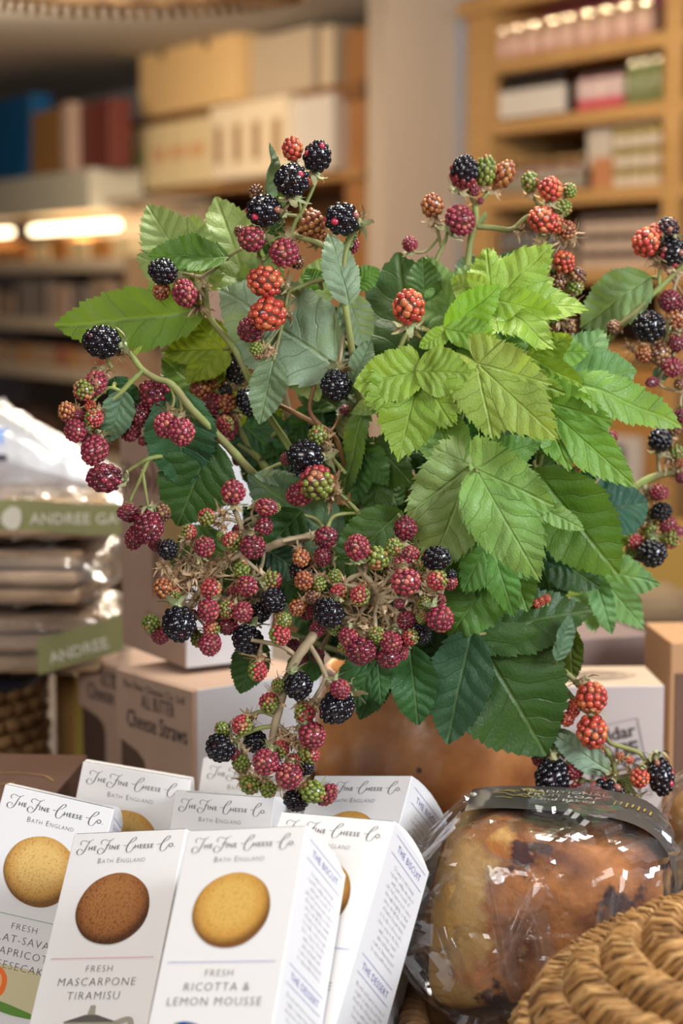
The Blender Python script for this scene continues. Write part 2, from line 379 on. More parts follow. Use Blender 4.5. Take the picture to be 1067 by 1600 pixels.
stack(905, 1031, 5, 3, shelf_z[3], .043, -.03, mat('blush_card', (.60, .46, .36), .6), mat('brown_band', (.09, .055, .05), .6), 'tea_carton', 'dark-banded pale carton on the lowest open shelf', 'pale cartons on the lowest open shelf', 380)
wbox('white_carton', 'plain white carton beside the stacked cream cartons', 'box', 917, 955, 192, 245, -.04, .1, mat('offwhite_card', (.60, .52, .44), .6), z0=shelf_z[2] + .052)
wbox('orange_carton', 'small orange carton under the plain white carton', 'box', 924, 955, 246, 290, -.035, .1, mat('orange_card', (.52, .22, .10), .6), z0=shelf_z[2])
# notice on the cupboard door
nt_ = wbox('paper_notice', 'white notice with a dark picture on the orange cupboard door', 'notice', 926, 1002, 680, 800, .02, .004, mat('notice_paper', (.62, .56, .52), .7), bev=0)[0]
link('picture', boxmesh('picture', .03, .12, -.001, 0, .1, .16), mat('notice_picture', (.06, .06, .08), .6), nt_)

# ---- shelves on the left part of the wall
LU0 = onw(165, 250)[0]; LU1 = onw(566, 250)[0]
zA = zat(300, 172); zB = zat(360, 283)
ls = wthing('wall_shelving', 'brown wooden wall shelving holding pale cartons and an archive box', 'shelves', LU0, 0, 0)
wpart(ls, 'shelf', WD, 0, LU1 - LU0, 0, .3, zA - .05, zA, .003)
wpart(ls, 'shelf', mat('shelf_oak', (.40, .21, .08), .5), 0, LU1 - LU0, 0, .3, zB - .03, zB, .003)
wpart(ls, 'end_panel', mat('end_oak', (.38, .18, .06), .5, noise=(5, (.28, .12, .04), .8)), LU1 - LU0 - .13, LU1 - LU0, .02, .3, 0, 2.0, .003)
wpart(ls, 'cupboard', mat('cupboard_brown', (.36, .20, .10), .5, noise=(2.2, (.20, .10, .05), .8)), 0.02, LU1 - LU0 - .13, .03, .3, 0, zB - .16, .003)
wpart(ls, 'back_panel', WD, 0, LU1 - LU0, .29, .3, 0, zA + .1)
ab, a_, b_, zb_, zt_ = wbox('archive_box', 'tan archive box with two finger holes on the top wall shelf', 'box', 218, 368, 46, 156, .02, .25, mat('tan_board', (.74, .50, .24), .7), z0=zA)
for q in (.25, .72):
    v, f = [], []; tube(v, f, [(q * (b_ - a_), -.004, (zt_ - zb_) * .78), (q * (b_ - a_), .010, (zt_ - zb_) * .78)], .019, n=14)
    link('finger_hole', mesh('finger_hole', v, f), mat('hole_dark', (.05, .025, .01), .9), ab)
wbox('storage_box', 'wide greyish tan box right of the archive box', 'box', 392, 488, 50, 128, -.03, .22, mat('greige_board', (.50, .40, .30), .7), z0=zA)
wbox('upright_folder', 'pale folder standing at the right end of the top wall shelf', 'folder', 500, 520, 40, 100, -.05, .2, mat('folder_card', (.58, .46, .34), .7), z0=zA)
def carton_row(px0, px1, n, ht, off, mb, mband, kind, label, group, bandz=(.42, .62), bx=(.08, .92)):
    us, du = urow(px0, px1, n, off, 230); pr = None
    for i, u in enumerate(us):
        if pr is None:
            pr = wthing(kind, label, 'box', u, off, zB, group)
            wpart(pr, 'carton', mb, -du * .49, du * .49, 0, .2, 0, ht, .003)
            wpart(pr, 'printed_band', mband, -du * .49 + du * .98 * bx[0], -du * .49 + du * .98 * bx[1], -.002, 0, ht * bandz[0], ht * bandz[1])
            kids = list(pr.children)
        else:
            c = pr.copy(); COL.objects.link(c); c.location = wloc(u, off, zB)
            for q in kids: qq = q.copy(); COL.objects.link(qq); qq.parent = c
        numbered(pr if i == 0 else c, label, i, n)
straw = mat('straw_card', (.74, .60, .36), .6)
carton_row(168, 232, 2, .215, .03, straw, mat('green_band', (.50, .50, .18), .6), 'cracker_carton', 'straw carton with green band on the lower wall shelf', 'cartons with a green band')
carton_row(234, 324, 3, .215, .03, straw, mat('salmon_band', (.66, .38, .20), .6), 'cracker_carton', 'straw carton with salmon band on the lower wall shelf', 'cartons with a salmon band')
carton_row(328, 448, 4, .235, .05, mat('ivory_card', (.74, .62, .46), .6), mat('window_brown', (.34, .20, .10), .4), 'windowed_carton', 'ivory carton with dark window on the wall shelf', 'ivory cartons with dark windows', (.22, .72), (.3, .7))
wbox('bread_crate', 'white crate with a grey side at the right end of the lower wall shelf', 'crate', 456, 520, 150, 262, .03, .2, mat('white_crate', (.62, .56, .52), .5), z0=zB)
# ---- left end: bins and the long box on top of the chiller
zC = zat(70, 272, .1)
wbox('serving_tray_box', 'long pale grey-green box with a small mark lying on top of the chiller', 'box', -60, 140, 268, 332, .25, .2, mat('sage_card', (.58, .55, .46), .6), pxr=100)
zt0 = zat(100, 268, .25)
zt0 = onw(100, 268, .25)[1]
mk = bpy.data.objects['serving_tray_box']
def tapered(name, label, cat, px0, px1, pyt, off, z0, m, k=.82, dep=.08):
    a, b, _, zt = wspan(px0, px1, pyt, pyt + 60, off); _, _, _, zt = wspan(px0, px1, pyt, pyt, off)
    me = boxmesh(name, 0, b - a, 0, dep, 0, zt - z0, .004)
    for v in me.vertices:
        t = v.co.z / (zt - z0); v.co.x = (v.co.x - (b - a) / 2) * (k + (1 - k) * t) + (b - a) / 2
    o = link(name, me, m); o.location = wloc(a, off, z0); o.rotation_euler = (0, 0, WROT); return tag(o, label, cat)
tapered('blue_tub', 'deep blue plastic tub at the left edge of the picture above the chiller', 'tub', -45, 50, 156, .22, zt0, mat('blue_plastic', (.003, .10, .28), .4))
tapered('wicker_hamper', 'brown wicker hamper between the blue tub and the dark red box', 'hamper', 50, 97, 172, .24, zt0, mat('hamper_wicker', (.36, .18, .05), .7, noise=(30, (.22, .10, .03), .9, (1, 1, 3))), 1.15)
tapered('red_storage_box', 'dark red-brown box right of the wicker hamper', 'box', 108, 172, 160, .22, zt0, mat('oxblood', (.13, .025, .018), .5), .95)
wbox('paper_roll_box', 'narrow upright pinkish board standing between hamper and dark red box', 'board', 96, 108, 160, 262, .26, .05, mat('pinkish_board', (.46, .32, .26), .7), z0=zt0)
# chiller cabinet with lit shelves
cu0 = onw(-70, 400, .25)[0]; cu1 = onw(196, 400, .25)[0]; CWd = cu1 - cu0
ch = wthing('display_chiller', 'open display chiller with lit shelves of packed food', 'chiller', cu0, .25, 0)
ivory = mat('chiller_ivory', (.62, .52, .40), .5)
zs = [onw(100, y, .25)[1] for y in (405, 498, 575, 700)]
wpart(ch, 'cabinet_back', mat('chiller_back', (.30, .22, .15), .5), 0, CWd, .30, .34, .1, zt0 - .11)
wpart(ch, 'canopy', mat('chiller_canopy', (.40, .35, .29), .5), 0, CWd, .05, .34, zt0 - .12, zt0 - .105)
wpart(ch, 'side_panel', mat('chiller_side', (.30, .20, .12), .5), CWd - .01, CWd + .01, .0, .34, .1, zs[0] + .01)
for z in zs: wpart(ch, 'shelf', ivory, 0, CWd, 0, .3, z - .045, z, .004)
lm = mat('lamp_tube', (1, .9, .7), emit=((1.0, .80, .50), 5.0))
zl = onw(100, 352, .2)[1]
v, f = [], []; tube(v, f, [(CWd * .42, .06, zl - .01), (CWd * .88, .06, zl - .01)], .017, n=10); link('lamp_tube', mesh('lamp_tube', v, f, True), lm, ch)
v, f = [], []; tube(v, f, [(CWd * .02, .06, zl - .01), (CWd * .28, .06, zl - .01)], .015, n=10); link('lamp_tube', mesh('lamp_tube', v, f, True), lm, ch)
area('chiller_light', wloc(cu0 + CWd * .55, .16, zl - .02), wloc(cu0 + CWd * .55, .05, zs[0]), .5, .06, 2.2, (1.0, .82, .55))
def packs(z, n, hts, cols, kind, label, group, y=.03):
    pr = []
    for i in range(n):
        h = random.choice(hts); m_ = random.choice(cols); wd = CWd / n
        o = link(kind, boxmesh(kind, 0, wd * .9, 0, .13, 0, h, .006), m_); o.location = wloc(cu0 + wd * i + .005, .25 - y, z); o.rotation_euler = (0, 0, WROT)
        tag(o, '%s, %s' % (label, ordl(i, n)), 'food pack', group)
cc = lambda n, c: mat(n, c, .5)
packs(zs[0], 9, [.05, .07, .085], [cc('cheese_yellow', (.80, .50, .18)), cc('cheese_cream', (.80, .64, .38)), cc('rind_orange', (.56, .24, .06))], 'cheese_piece', 'wedge of cheese lit on the top chiller shelf', 'cheese on the top chiller shelf')
packs(zs[1], 9, [.09, .12, .14], [cc('pack_taupe', (.34, .24, .17)), cc('pack_grey', (.22, .18, .16)), cc('pack_pink', (.46, .32, .25))], 'food_pack', 'brownish food pack on the second chiller shelf', 'packs on the second chiller shelf')
packs(zs[2], 14, [.06, .07], [cc('pot_red', (.36, .12, .07)), cc('pot_orange', (.46, .24, .10)), cc('pot_beige', (.42, .28, .18))], 'relish_pot', 'small reddish pot in the row on the third chiller shelf', 'pots on the third chiller shelf')
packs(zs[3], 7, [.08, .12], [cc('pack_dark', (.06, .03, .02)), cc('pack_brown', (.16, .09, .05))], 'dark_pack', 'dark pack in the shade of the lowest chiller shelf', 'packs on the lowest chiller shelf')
# post behind the left leaves
wbox('display_post', 'mauve grey post standing behind the left bramble leaves', 'post', 255, 318, 420, 760, .15, .1, mat('mauve_post', (.42, .34, .33), .7), z0=0)
wbox('red_sign', 'small reddish sign right of the display chiller', 'sign', 222, 300, 484, 520, .22, .02, mat('red_sign', (.42, .22, .17), .6))
# lower shop counter behind the table on the right
ct = thing('shop_counter', 'grey topped shop counter behind the table on the right', 'counter', (.25, 2.75, 0))
link('worktop', boxmesh('worktop', -.25, 1.1, -.05, .45, .71, .75, .005), mat('grey_worktop', (.40, .33, .29), .4), ct)
link('front_panel', boxmesh('front_panel', -.2, 1.05, 0, .42, 0, .71, .004), mat('counter_front', (.17, .13, .11), .6), ct)
def ybox(name, label, cat, px0, px1, pyt, pyb, Y, dep, m, z0=None, group=None, bev=.01):
    a = P(px0, pyb, Y); b = P(px1, pyt, Y); zb = a.z if z0 is None else z0
    o = link(name, boxmesh(name, a.x, b.x, 0, dep, 0, b.z - zb, bev), m); o.location = (0, Y, zb)
    return tag(o, label, cat, group)
ybox('cheese_wheel_box', 'mustard yellow box on the counter behind the hanging berries', 'box', 958, 1120, 835, 952, 2.95, .2, mat('mustard', (.52, .30, .05), .6), z0=.75)
ybox('bread_bag_pile', 'beige paper parcel lying in front of the yellow box', 'parcel', 940, 1090, 925, 1000, 2.78, .12, mat('beige_parcel', (.50, .38, .24), .8, noise=(14, (.36, .24, .13), .8)), z0=.75, bev=.03)

# ------------------------------------------------------------------ the display table and what stands on it
TZ = .832
tb = thing('display_table', 'dark brown wooden display table carrying the pot and the boxes', 'table', (0, 1.5, 0))
link('tabletop', boxmesh('tabletop', -1.3, 1.0, -.93, .75, TZ - .035, TZ, .004), mat('table_wood', (.16, .115, .09), .5, noise=(6, (.11, .075, .06), .8, (6, 1, 1))), tb)
for sx in (-1.2, .9):
    for sy in (-.85, .65):
        link('leg', boxmesh('leg', sx - .03, sx + .03, sy - .03, sy + .03, 0, TZ - .035, .003), M['wood_dark'], tb)

# ---- text and printing helpers -------------------------------------------------
def textmesh(s, size, shear=0, space=1.0, align='CENTER', res=2, off=0):
    c = bpy.data.curves.new('t', 'FONT'); c.body = s; c.size = size; c.shear = shear; c.space_character = space
    c.align_x = align; c.resolution_u = res; c.fill_mode = 'BOTH'; c.offset = off
    o = bpy.data.objects.new('t', c); COL.objects.link(o); bpy.context.view_layer.update()
    me = bpy.data.meshes.new_from_object(o.evaluated_get(bpy.context.evaluated_depsgraph_get()))
    bpy.data.objects.remove(o); bpy.data.curves.remove(c); me.materials.clear(); return me
def merge(meshes, name):
    """join meshes (already placed) into one"""
    vs, fs = [], []
    for me in meshes:
        b = len(vs); vs += [v.co.copy() for v in me.vertices]; fs += [tuple(b + i for i in p.vertices) for p in me.polygons]
    return mesh(name, vs, fs)
def place2d(me, x, y, ang=0, sx=1, sy=1):
    me.transform(Matrix.Translation((x, y, 0)) @ Matrix.Rotation(ang, 4, 'Z') @ Matrix.Diagonal((sx, sy, 1, 1))); return me
def ribbon(pts, wmax, wmin=.25, sub=8, prof=None):
    p = catmull([Vector((a, b, 0)) for a, b in pts], sub); n = len(p); vs, fs = [], []
    for i, q in enumerate(p):
        t = p[min(i + 1, n - 1)] - p[max(i - 1, 0)]; t = t.normalized() if t.length > 0 else Vector((1, 0, 0))
        nn = Vector((-t.y, t.x, 0)); down = abs(t.y)
        w_ = wmax * (wmin + (1 - wmin) * down ** 2 * math.sin(math.pi * min(max(i / (n - 1), .04), .96)) ** .6) * .5
        vs += [q + nn * w_, q - nn * w_]
    for i in range(n - 1): fs.append((2 * i, 2 * i + 1, 2 * i + 3, 2 * i + 2))
    return mesh('r', vs, fs)
def sw_stem():  # curved stem with a looped foot, for T and F
    return [(.78, 1.02), (.66, .86), (.52, .5), (.40, .12), (.22, -.18), (-.04, -.30), (-.28, -.18), (-.32, .06), (-.14, .26), (.10, .20), (.16, .04)]
def swash(ch):
    W_ = .085
    if ch in 'TF':
        l = [ribbon(sw_stem(), W_), ribbon([(-.02, .62), (-.16, .80), (-.06, 1.0), (.18, 1.06), (.46, .96), (.74, .98), (1.02, 1.16)], .06, .5)]
        if ch == 'F': l.append(ribbon([(.34, .50), (.50, .56), (.70, .50), (.82, .58)], .05, .6))
        return l
    return [ribbon([(.34, .60), (.56, .74), (.80, .98), (.78, 1.16), (.58, 1.12), (.34, .82), (.14, .40), (.08, .02), (.22, -.22), (.46, -.22), (.66, .0), (.76, .28)], W_),
            ribbon([(-.30, .44), (-.10, .40), (.12, .44)], .05, .6)]
def brand_title(wd):
    """'The Fine Cheese Co.' with swash capitals over small capitals, width wd, baseline y=0"""
    parts = []; x = .3; S = 1.0
    for word in ('THE', 'FINE', 'CHEESE', 'CO.'):
        ch = word[0]
        for r in swash(ch): parts.append(place2d(r, x, 0))
        x += .70 if ch in 'TF' else .78
        t = textmesh(word[1:], .56, space=1.18, align='LEFT', off=.002)
        parts.append(place2d(t, x, .10, sx=1.06)); wt = max(v.co.x for v in t.vertices) - x
        x += wt + (.52 if word in ('THE',) else .62)
    k = wd / (x - .3)
    me = merge(parts, 'brand_lettering'); me.transform(Matrix.Diagonal((k, k, 1, 1))); return me
TITLE = brand_title(.0535)
def rules(lst, wd, name='rule_line'):
    vs, fs = [], []
    for x0, x1, y in lst:
        b = len(vs); vs += [Vector((x0, y, 0)), Vector((x1, y, 0)), Vector((x1, y + wd, 0)), Vector((x0, y + wd, 0))]; fs.append((b, b + 1, b + 2, b + 3))
    return mesh(name, vs, fs)
def blob(n, cx, cy_, rx, ry, rot=0, jit=.02, seed=0, p=2.0):
    rr = random.Random(seed); ph = [rr.uniform(0, 6.28) for _ in range(4)]; vs = []
    for i in range(n):
        a = 2 * math.pi * i / n; k = 1 + jit * (math.sin(2 * a + ph[0]) + .6 * math.sin(3 * a + ph[1]) + .3 * math.sin(7 * a + ph[2]))
        x, y = rx * math.cos(a) * k, ry * math.sin(a) * k
        vs.append(Vector((cx + x * math.cos(rot) - y * math.sin(rot), cy_ + x * math.sin(rot) + y * math.cos(rot), 0)))
    return vs
def flat(vs, name): return mesh(name, vs, [tuple(range(len(vs)))])
def biscuitmat(name, top, edge, dark, spots):
    m = mat(name, top, .65, .2); nt = m.node_tree; N = nt.nodes; L = nt.links; b = N['Principled BSDF']
    tc = N.new('ShaderNodeTexCoord'); mp = N.new('ShaderNodeMapping'); L.new(tc.outputs['Object'], mp.inputs[0]); mp.inputs['Location'].default_value = (.0008, 0, -.0030)
    ln = N.new('ShaderNodeVectorMath'); ln.operation = 'LENGTH'; L.new(mp.outputs[0], ln.inputs[0])
    r = N.new('ShaderNodeValToRGB'); e = r.color_ramp.elements; e[0].position = .50; e[0].color = (*top, 1); e[1].position = 1.06; e[1].color = (*dark, 1)
    e2 = r.color_ramp.elements.new(.80); e2.color = (*edge, 1)
    mr = N.new('ShaderNodeMath'); mr.operation = 'MULTIPLY'; mr.inputs[1].default_value = 1 / .0195; L.new(ln.outputs['Value'], mr.inputs[0]); L.new(mr.outputs[0], r.inputs[0])
    n = N.new('ShaderNodeTexNoise'); n.inputs['Scale'].default_value = 900; n.inputs['Detail'].default_value = 4; L.new(tc.outputs['Object'], n.inputs['Vector'])
    mx = N.new('ShaderNodeMix'); mx.data_type = 'RGBA'; mx.blend_type = 'MULTIPLY'; mx.inputs[0].default_value = 1
    rr = N.new('ShaderNodeValToRGB'); rr.color_ramp.elements[0].position = .28; rr.color_ramp.elements[1].position = .50; rr.color_ramp.elements[0].color = (*spots, 1); rr.color_ramp.elements[1].color = (1, 1, 1, 1)
    L.new(n.outputs[0], rr.inputs[0]); L.new(r.outputs[0], mx.inputs[6]); L.new(rr.outputs[0], mx.inputs[7]); L.new(mx.outputs[2], b.inputs['Base Color'])
    return m
BM = {'gold': biscuitmat('printed_gold_biscuit', (.60, .36, .09), (.50, .26, .055), (.17, .07, .015), (.78, .66, .42)),
      'dark': biscuitmat('printed_brown_biscuit', (.34, .14, .045), (.26, .10, .03), (.08, .03, .012), (.42, .30, .22)),
      'pale': biscuitmat('printed_pale_biscuit', (.66, .42, .14), (.52, .28, .07), (.18, .08, .02), (.74, .58, .34))}
BISC = ['Creamy ricotta brings', 'a gentle, milky sweetness', 'with just a touch of', 'salt, but lemon zest comes', 'through brightly, so that', 'citrus oils lift the crumb', 'of butter biscuit made', 'to be like a cheesecake', 'base, crisp to the bite,', 'with a rich, round', 'almond finish and', 'a sweet, lingering zest', 'to enjoy with mousse.']
DESS = ['Ricotta and lemon mousse is', 'a light, creamy dessert that', 'blends the delicacy of fresh', 'cheese with lemon zest.', 'Serve with ripe berries', 'and a glass of', 'sweet white wine', 'well chilled.']

def euler_box(yaw, lean, roll):
    return Matrix.Rotation(yaw, 4, 'Z') @ Matrix.Rotation(-lean, 4, 'X') @ Matrix.Rotation(roll, 4, 'Y')
mm = .001
IL = {k: mat('print_' + k, c, .6, .2) for k, c in dict(orange=(.78, .16, .02), green=(.10, .24, .03), blue=(.02, .06, .25), straw=(.56, .50, .30), steel=(.30, .27, .22), steeld=(.10, .09, .08), steell=(.55, .52, .45), peach=(.80, .38, .16)).items()}
def biscuit_box(label, o, ang, s, h, bisc, lines, rule, pic=None, side=True, nlines=2):
    W_, D_ = .060, .050; H_ = h / s
    t = bpy.data.objects.new('biscuit_box', None); COL.objects.link(t); tag(t, label, 'biscuit box', 'boxes of cheese biscuits leaning in rows')
    t.matrix_world = Matrix.Translation(Vector(o)) @ euler_box(*ang) @ Matrix.Scale(s, 4)
    me = boxmesh('carton', 0, W_, 0, D_, -H_, 0, .0005, 2)
    link('carton', me, M['card_white'], t)
    # curved tuck flap that bulges over the top
    vs, fs = [], []
    for i in range(9):
        for j in range(7):
            x = W_ * (.01 + .98 * i / 8); y = D_ * (.005 + .98 * j / 6); vs.append(Vector((x, y, .0035 * math.sin(math.pi * j / 6) ** .8 + .0002)))
    for i in range(8):
        for j in range(6): a = i * 7 + j; fs.append((a, a + 7, a + 8, a + 1))
    b = len(vs)
    for j in range(7): vs.append(Vector((W_ * .99, D_ * (.005 + .98 * j / 6), 0)))
    for j in range(6): fs.append((56 + j, b + j, b + j + 1, 57 + j))
    link('top_flap', mesh('top_flap', vs, fs, True), M['card_white'], t)
    def front(me, name, m, z=.00025):
        # 2D (x right, y up) -> front face
        me = me.copy(); me.name = name
        me.transform(Matrix(((1, 0, 0, 0), (0, 0, 1, -z), (0, 1, 0, 0), (0, 0, 0, 1))))
        me.materials.clear(); return link(name, me, m, t)
    def sidef(me, name, m, z=.00025):
        me.transform(Matrix(((0, 0, 1, W_ + z), (1, 0, 0, 0), (0, 1, 0, 0), (0, 0, 0, 1)))); return link(name, me, m, t)
    ti = TITLE.copy(); ti.transform(Matrix.Translation((.0042, -.0100, 0))); front(ti, 'brand_lettering', M['ink'])
    cap = []; xx = .0163
    for s_, z_, gp in (('B', .0040, .0003), ('ATH', .0031, .0019), ('E', .0040, .0003), ('NGLAND', .0031, 0)):
        q_ = place2d(textmesh(s_, z_, space=1.15, align='LEFT', off=-.00006), xx, -.0166); cap.append(q_); xx = max(v_.co.x for v_ in q_.vertices) + gp + .0002
    kk = .0256 / (xx - .0163)
    for q_ in cap:
        for v_ in q_.vertices: v_.co.x = .0163 + (v_.co.x - .0163) * kk
    front(merge(cap, 'town_lettering'), 'town_lettering', M['ink_grey'])
    bb = flat(blob(56, 0, 0, .0190, .0183, R(-25), .012, len(lines[0]) + len(label)), 'printed_biscuit')
    ob = front(bb, 'printed_biscuit', BM[bisc]); ob.location = (.0300, 0, -.0403)
    front(rules([(.0036, .0565, -.0652)], .0003), 'rule_line', mat('rule_ink', rule, .6))
    y = -.0718; tx = []
    for i, (s_, sz) in enumerate(lines):
        tx.append(place2d(textmesh(s_, sz * .93, space=1.16, off=-.00008), .0300, y)); y -= .0067
    front(merge(tx, 'product_name'), 'product_name', M['ink_grey'])
    if pic == 'moka':
        k = .001; cx = 31
        front(flat([Vector(((cx + a) * k, b_ * k, 0)) for a, b_ in ((-13, -96), (13, -96), (11, -110), (-10, -110))], 'p'), 'illustration', IL['steel'])
        front(flat([Vector(((cx + a) * k, b_ * k, 0)) for a, b_ in ((-14, -96), (-3, -92.5), (3, -92.5), (14, -96))], 'p'), 'illustration', IL['steeld'], .0003)
        front(flat([Vector(((cx + a) * k, b_ * k, 0)) for a, b_ in ((-2, -92.5), (-1.2, -88), (1.4, -88), (2, -92.5))], 'p'), 'illustration', IL['steel'], .0003)
        front(flat([Vector(((cx + a) * k, b_ * k, 0)) for a, b_ in ((-6, -97), (1, -97), (1, -110), (-5, -110))], 'p'), 'illustration', IL['steell'], .0003)
        front(merge([ribbon([((cx + 12) * k, -.097), ((cx + 20) * k, -.095), ((cx + 21) * k, -.104), ((cx + 18) * k, -.112)], .003, .9)], 'p'), 'illustration', IL['steel'], .0003)
    if pic == 'plum':
        front(flat(blob(30, .020, -.096, .0075, .0034, R(-12), .03, 2), 'p'), 'illustration', IL['blue'])
        front(flat(blob(30, .024, -.0955, .0055, .0014, R(-16), .03, 3), 'p'), 'illustration', IL['green'], .0003)
        front(flat(blob(24, .0135, -.097, .0015, .0045, R(-10), .03, 4), 'p'), 'illustration', IL['green'], .0003)
    if pic == 'apricot':
        front(flat([Vector((a * mm, b_ * mm, 0)) for a, b_ in ((8, -92), (22, -90), (40, -90), (52, -93), (50, -112), (8, -112))], 'p'), 'illustration', IL['straw'])
        front(flat(blob(30, .021, -.100, .0078, .0085, 0, .02, 5), 'p'), 'illustration', IL['orange'], .0003)
        front(flat(blob(30, .0205, -.100, .0055, .0062, 0, .02, 6), 'p'), 'illustration', IL['peach'], .00035)
        front(flat(blob(30, .030, -.111, .016, .0026, R(-6), .08, 7), 'p'), 'illustration', IL['green'], .0003)
    if side:
        sidef(rules([(.0055, .0460, -.0040), (.0055, .0460, -.0130), (.0055, .0450, -.0636), (.0055, .0450, -.0722)], .00022), 'side_rules', M['ink_blue'])
        sidef(place2d(textmesh('THE BISCUIT', .0050, space=1.12, off=-.00006), .0262, -.0100), 'side_heading', M['ink_blue']); sidef(place2d(textmesh('THE DESSERT', .0050, space=1.12, off=-.00006), .0255, -.0695), 'side_heading', M['ink_blue'])
        ls_ = [place2d(textmesh(a, .0031, res=1, off=-.00005), .0260, -.0182 - .00335 * i) for i, a in enumerate(BISC)]
        ls_ += [place2d(textmesh(a, .0031, res=1, off=-.00005), .0260, -.0775 - .00335 * i) for i, a in enumerate(DESS)]
        sidef(merge(ls_, 's'), 'side_text', mat('side_ink', (.19, .18, .20), .6))
    return t
RIC = [('FRESH', .0050), ('RICOTTA &', .0060), ('LEMON MOUSSE', .0060)]
MAS = [('FRESH', .0050), ('MASCARPONE', .0060), ('TIRAMISU', .0060)]
APR = [('FRESH', .0050), ('BRILLAT-SAVARIN', .0060), ('& APRICOT', .0060), ('CHEESECAKE', .0060)]
BOX = [
 ('apricot', (-.1732, .9537, .9969), (.0162, .4214, .2250), .970, .1498, 'pale', APR, (.10, .25, .12), 'apricot', True, 'white biscuit box with apricot cheesecake lettering at the left edge of the picture'),
 ('masc', (-.1297, .8964, .9874), (-.4657, .7426, -.1882), 1.0, .1680, 'dark', MAS, (.55, .15, .20), 'moka', False, 'white biscuit box with a dark brown biscuit and mascarpone tiramisu lettering'),
 ('ric', (-.0680, .8217, 1.0106), (-.4985, .7286, -.1932), .957, .2004, 'gold', RIC, (.16, .20, .50), 'plum', True, 'nearest white biscuit box, with a golden biscuit and ricotta and lemon mousse lettering'),
 ('bl', (-.1437, 1.0313, .9893), (.0382, .3696, .1771), 1.021, .1404, 'pale', APR, (.10, .25, .12), None, False, 'white biscuit box leaning at the back left, in front of the cheese straw cartons'),
 ('mid', (-.0902, 1.0001, .9808), (-.2000, .4345, .0162), .930, .1415, 'gold', RIC, (.16, .20, .50), None, False, 'white biscuit box in the middle, showing only its brand lettering behind the ricotta box'),
 ('back', (-.0826, 1.1072, .9722), (-.1430, .4316, .0576), 1.04, .1271, 'gold', MAS, (.55, .15, .20), None, False, 'rearmost white biscuit box, half hidden by the lowest hanging berries'),
 ('r7', (-.0148, 1.0158, .9852), (-.6095, .7515, -.1676), 1.0, .1652, 'gold', RIC, (.16, .20, .50), None, True, 'white biscuit box leaning against the terracotta pot'),
 ('r8', (-.0286, .8750, 1.0044), (-.5092, .7535, -.0672), .990, .1904, 'gold', RIC, (.16, .20, .50), None, True, 'white biscuit box between the ricotta box and the one against the pot'),
]
for k, o, a, s, h, bi, ln, ru, pic, sd, lab in BOX: biscuit_box(lab, o, a, s, h, bi, ln, ru, pic, sd)

# ---- terracotta pot
PX, PY = .055, 1.142
potm = mat('terracotta_glaze', (.64, .275, .09), .25, .65, noise=(11, (.17, .050, .014), .95), bump=(42, .5))
nt = potm.node_tree; N = nt.nodes; L = nt.links; b = N['Principled BSDF']
src = b.inputs['Base Color'].links[0].from_socket
tc = N.new('ShaderNodeTexCoord'); vo = N.new('ShaderNodeTexVoronoi'); vo.inputs['Scale'].default_value = 75; L.new(tc.outputs['Object'], vo.inputs['Vector'])
n2 = N.new('ShaderNodeTexNoise'); n2.inputs['Scale'].default_value = 30; L.new(tc.outputs['Object'], n2.inputs['Vector'])
ad = N.new('ShaderNodeMath'); ad.operation = 'MULTIPLY_ADD'; ad.inputs[1].default_value = -.55; L.new(n2.outputs[0], ad.inputs[0]); L.new(vo.outputs['Distance'], ad.inputs[2])
lt = N.new('ShaderNodeMapRange'); lt.inputs[1].default_value = -.19; lt.inputs[2].default_value = -.13; L.new(ad.outputs[0], lt.inputs[0])
mx = N.new('ShaderNodeMix'); mx.data_type = 'RGBA'; mx.inputs[6].default_value = (.035, .016, .012, 1); L.new(lt.outputs[0], mx.inputs[0]); L.new(src, mx.inputs[7]); L.new(mx.outputs[2], b.inputs['Base Color'])
pt = thing('terracotta_pot', 'round glazed terracotta pot holding the bramble branches', 'pot', (PX, PY, TZ))
prof = [(.050, 0), (.060, .004), (.067, .03), (.0725, .075), (.074, .115), (.0725, .150), (.069, .170), (.066, .178), (.0665, .186), (.0640, .190), (.0590, .188), (.058, .180), (.060, .150), (.060, .03)]
link('body', lathe('body', prof, 72), potm, pt)
link('water', lathe('water', [(.0575, .16), (.0001, .1601)], 32, False), mat('dark_water', (.01, .012, .008), .05), pt)

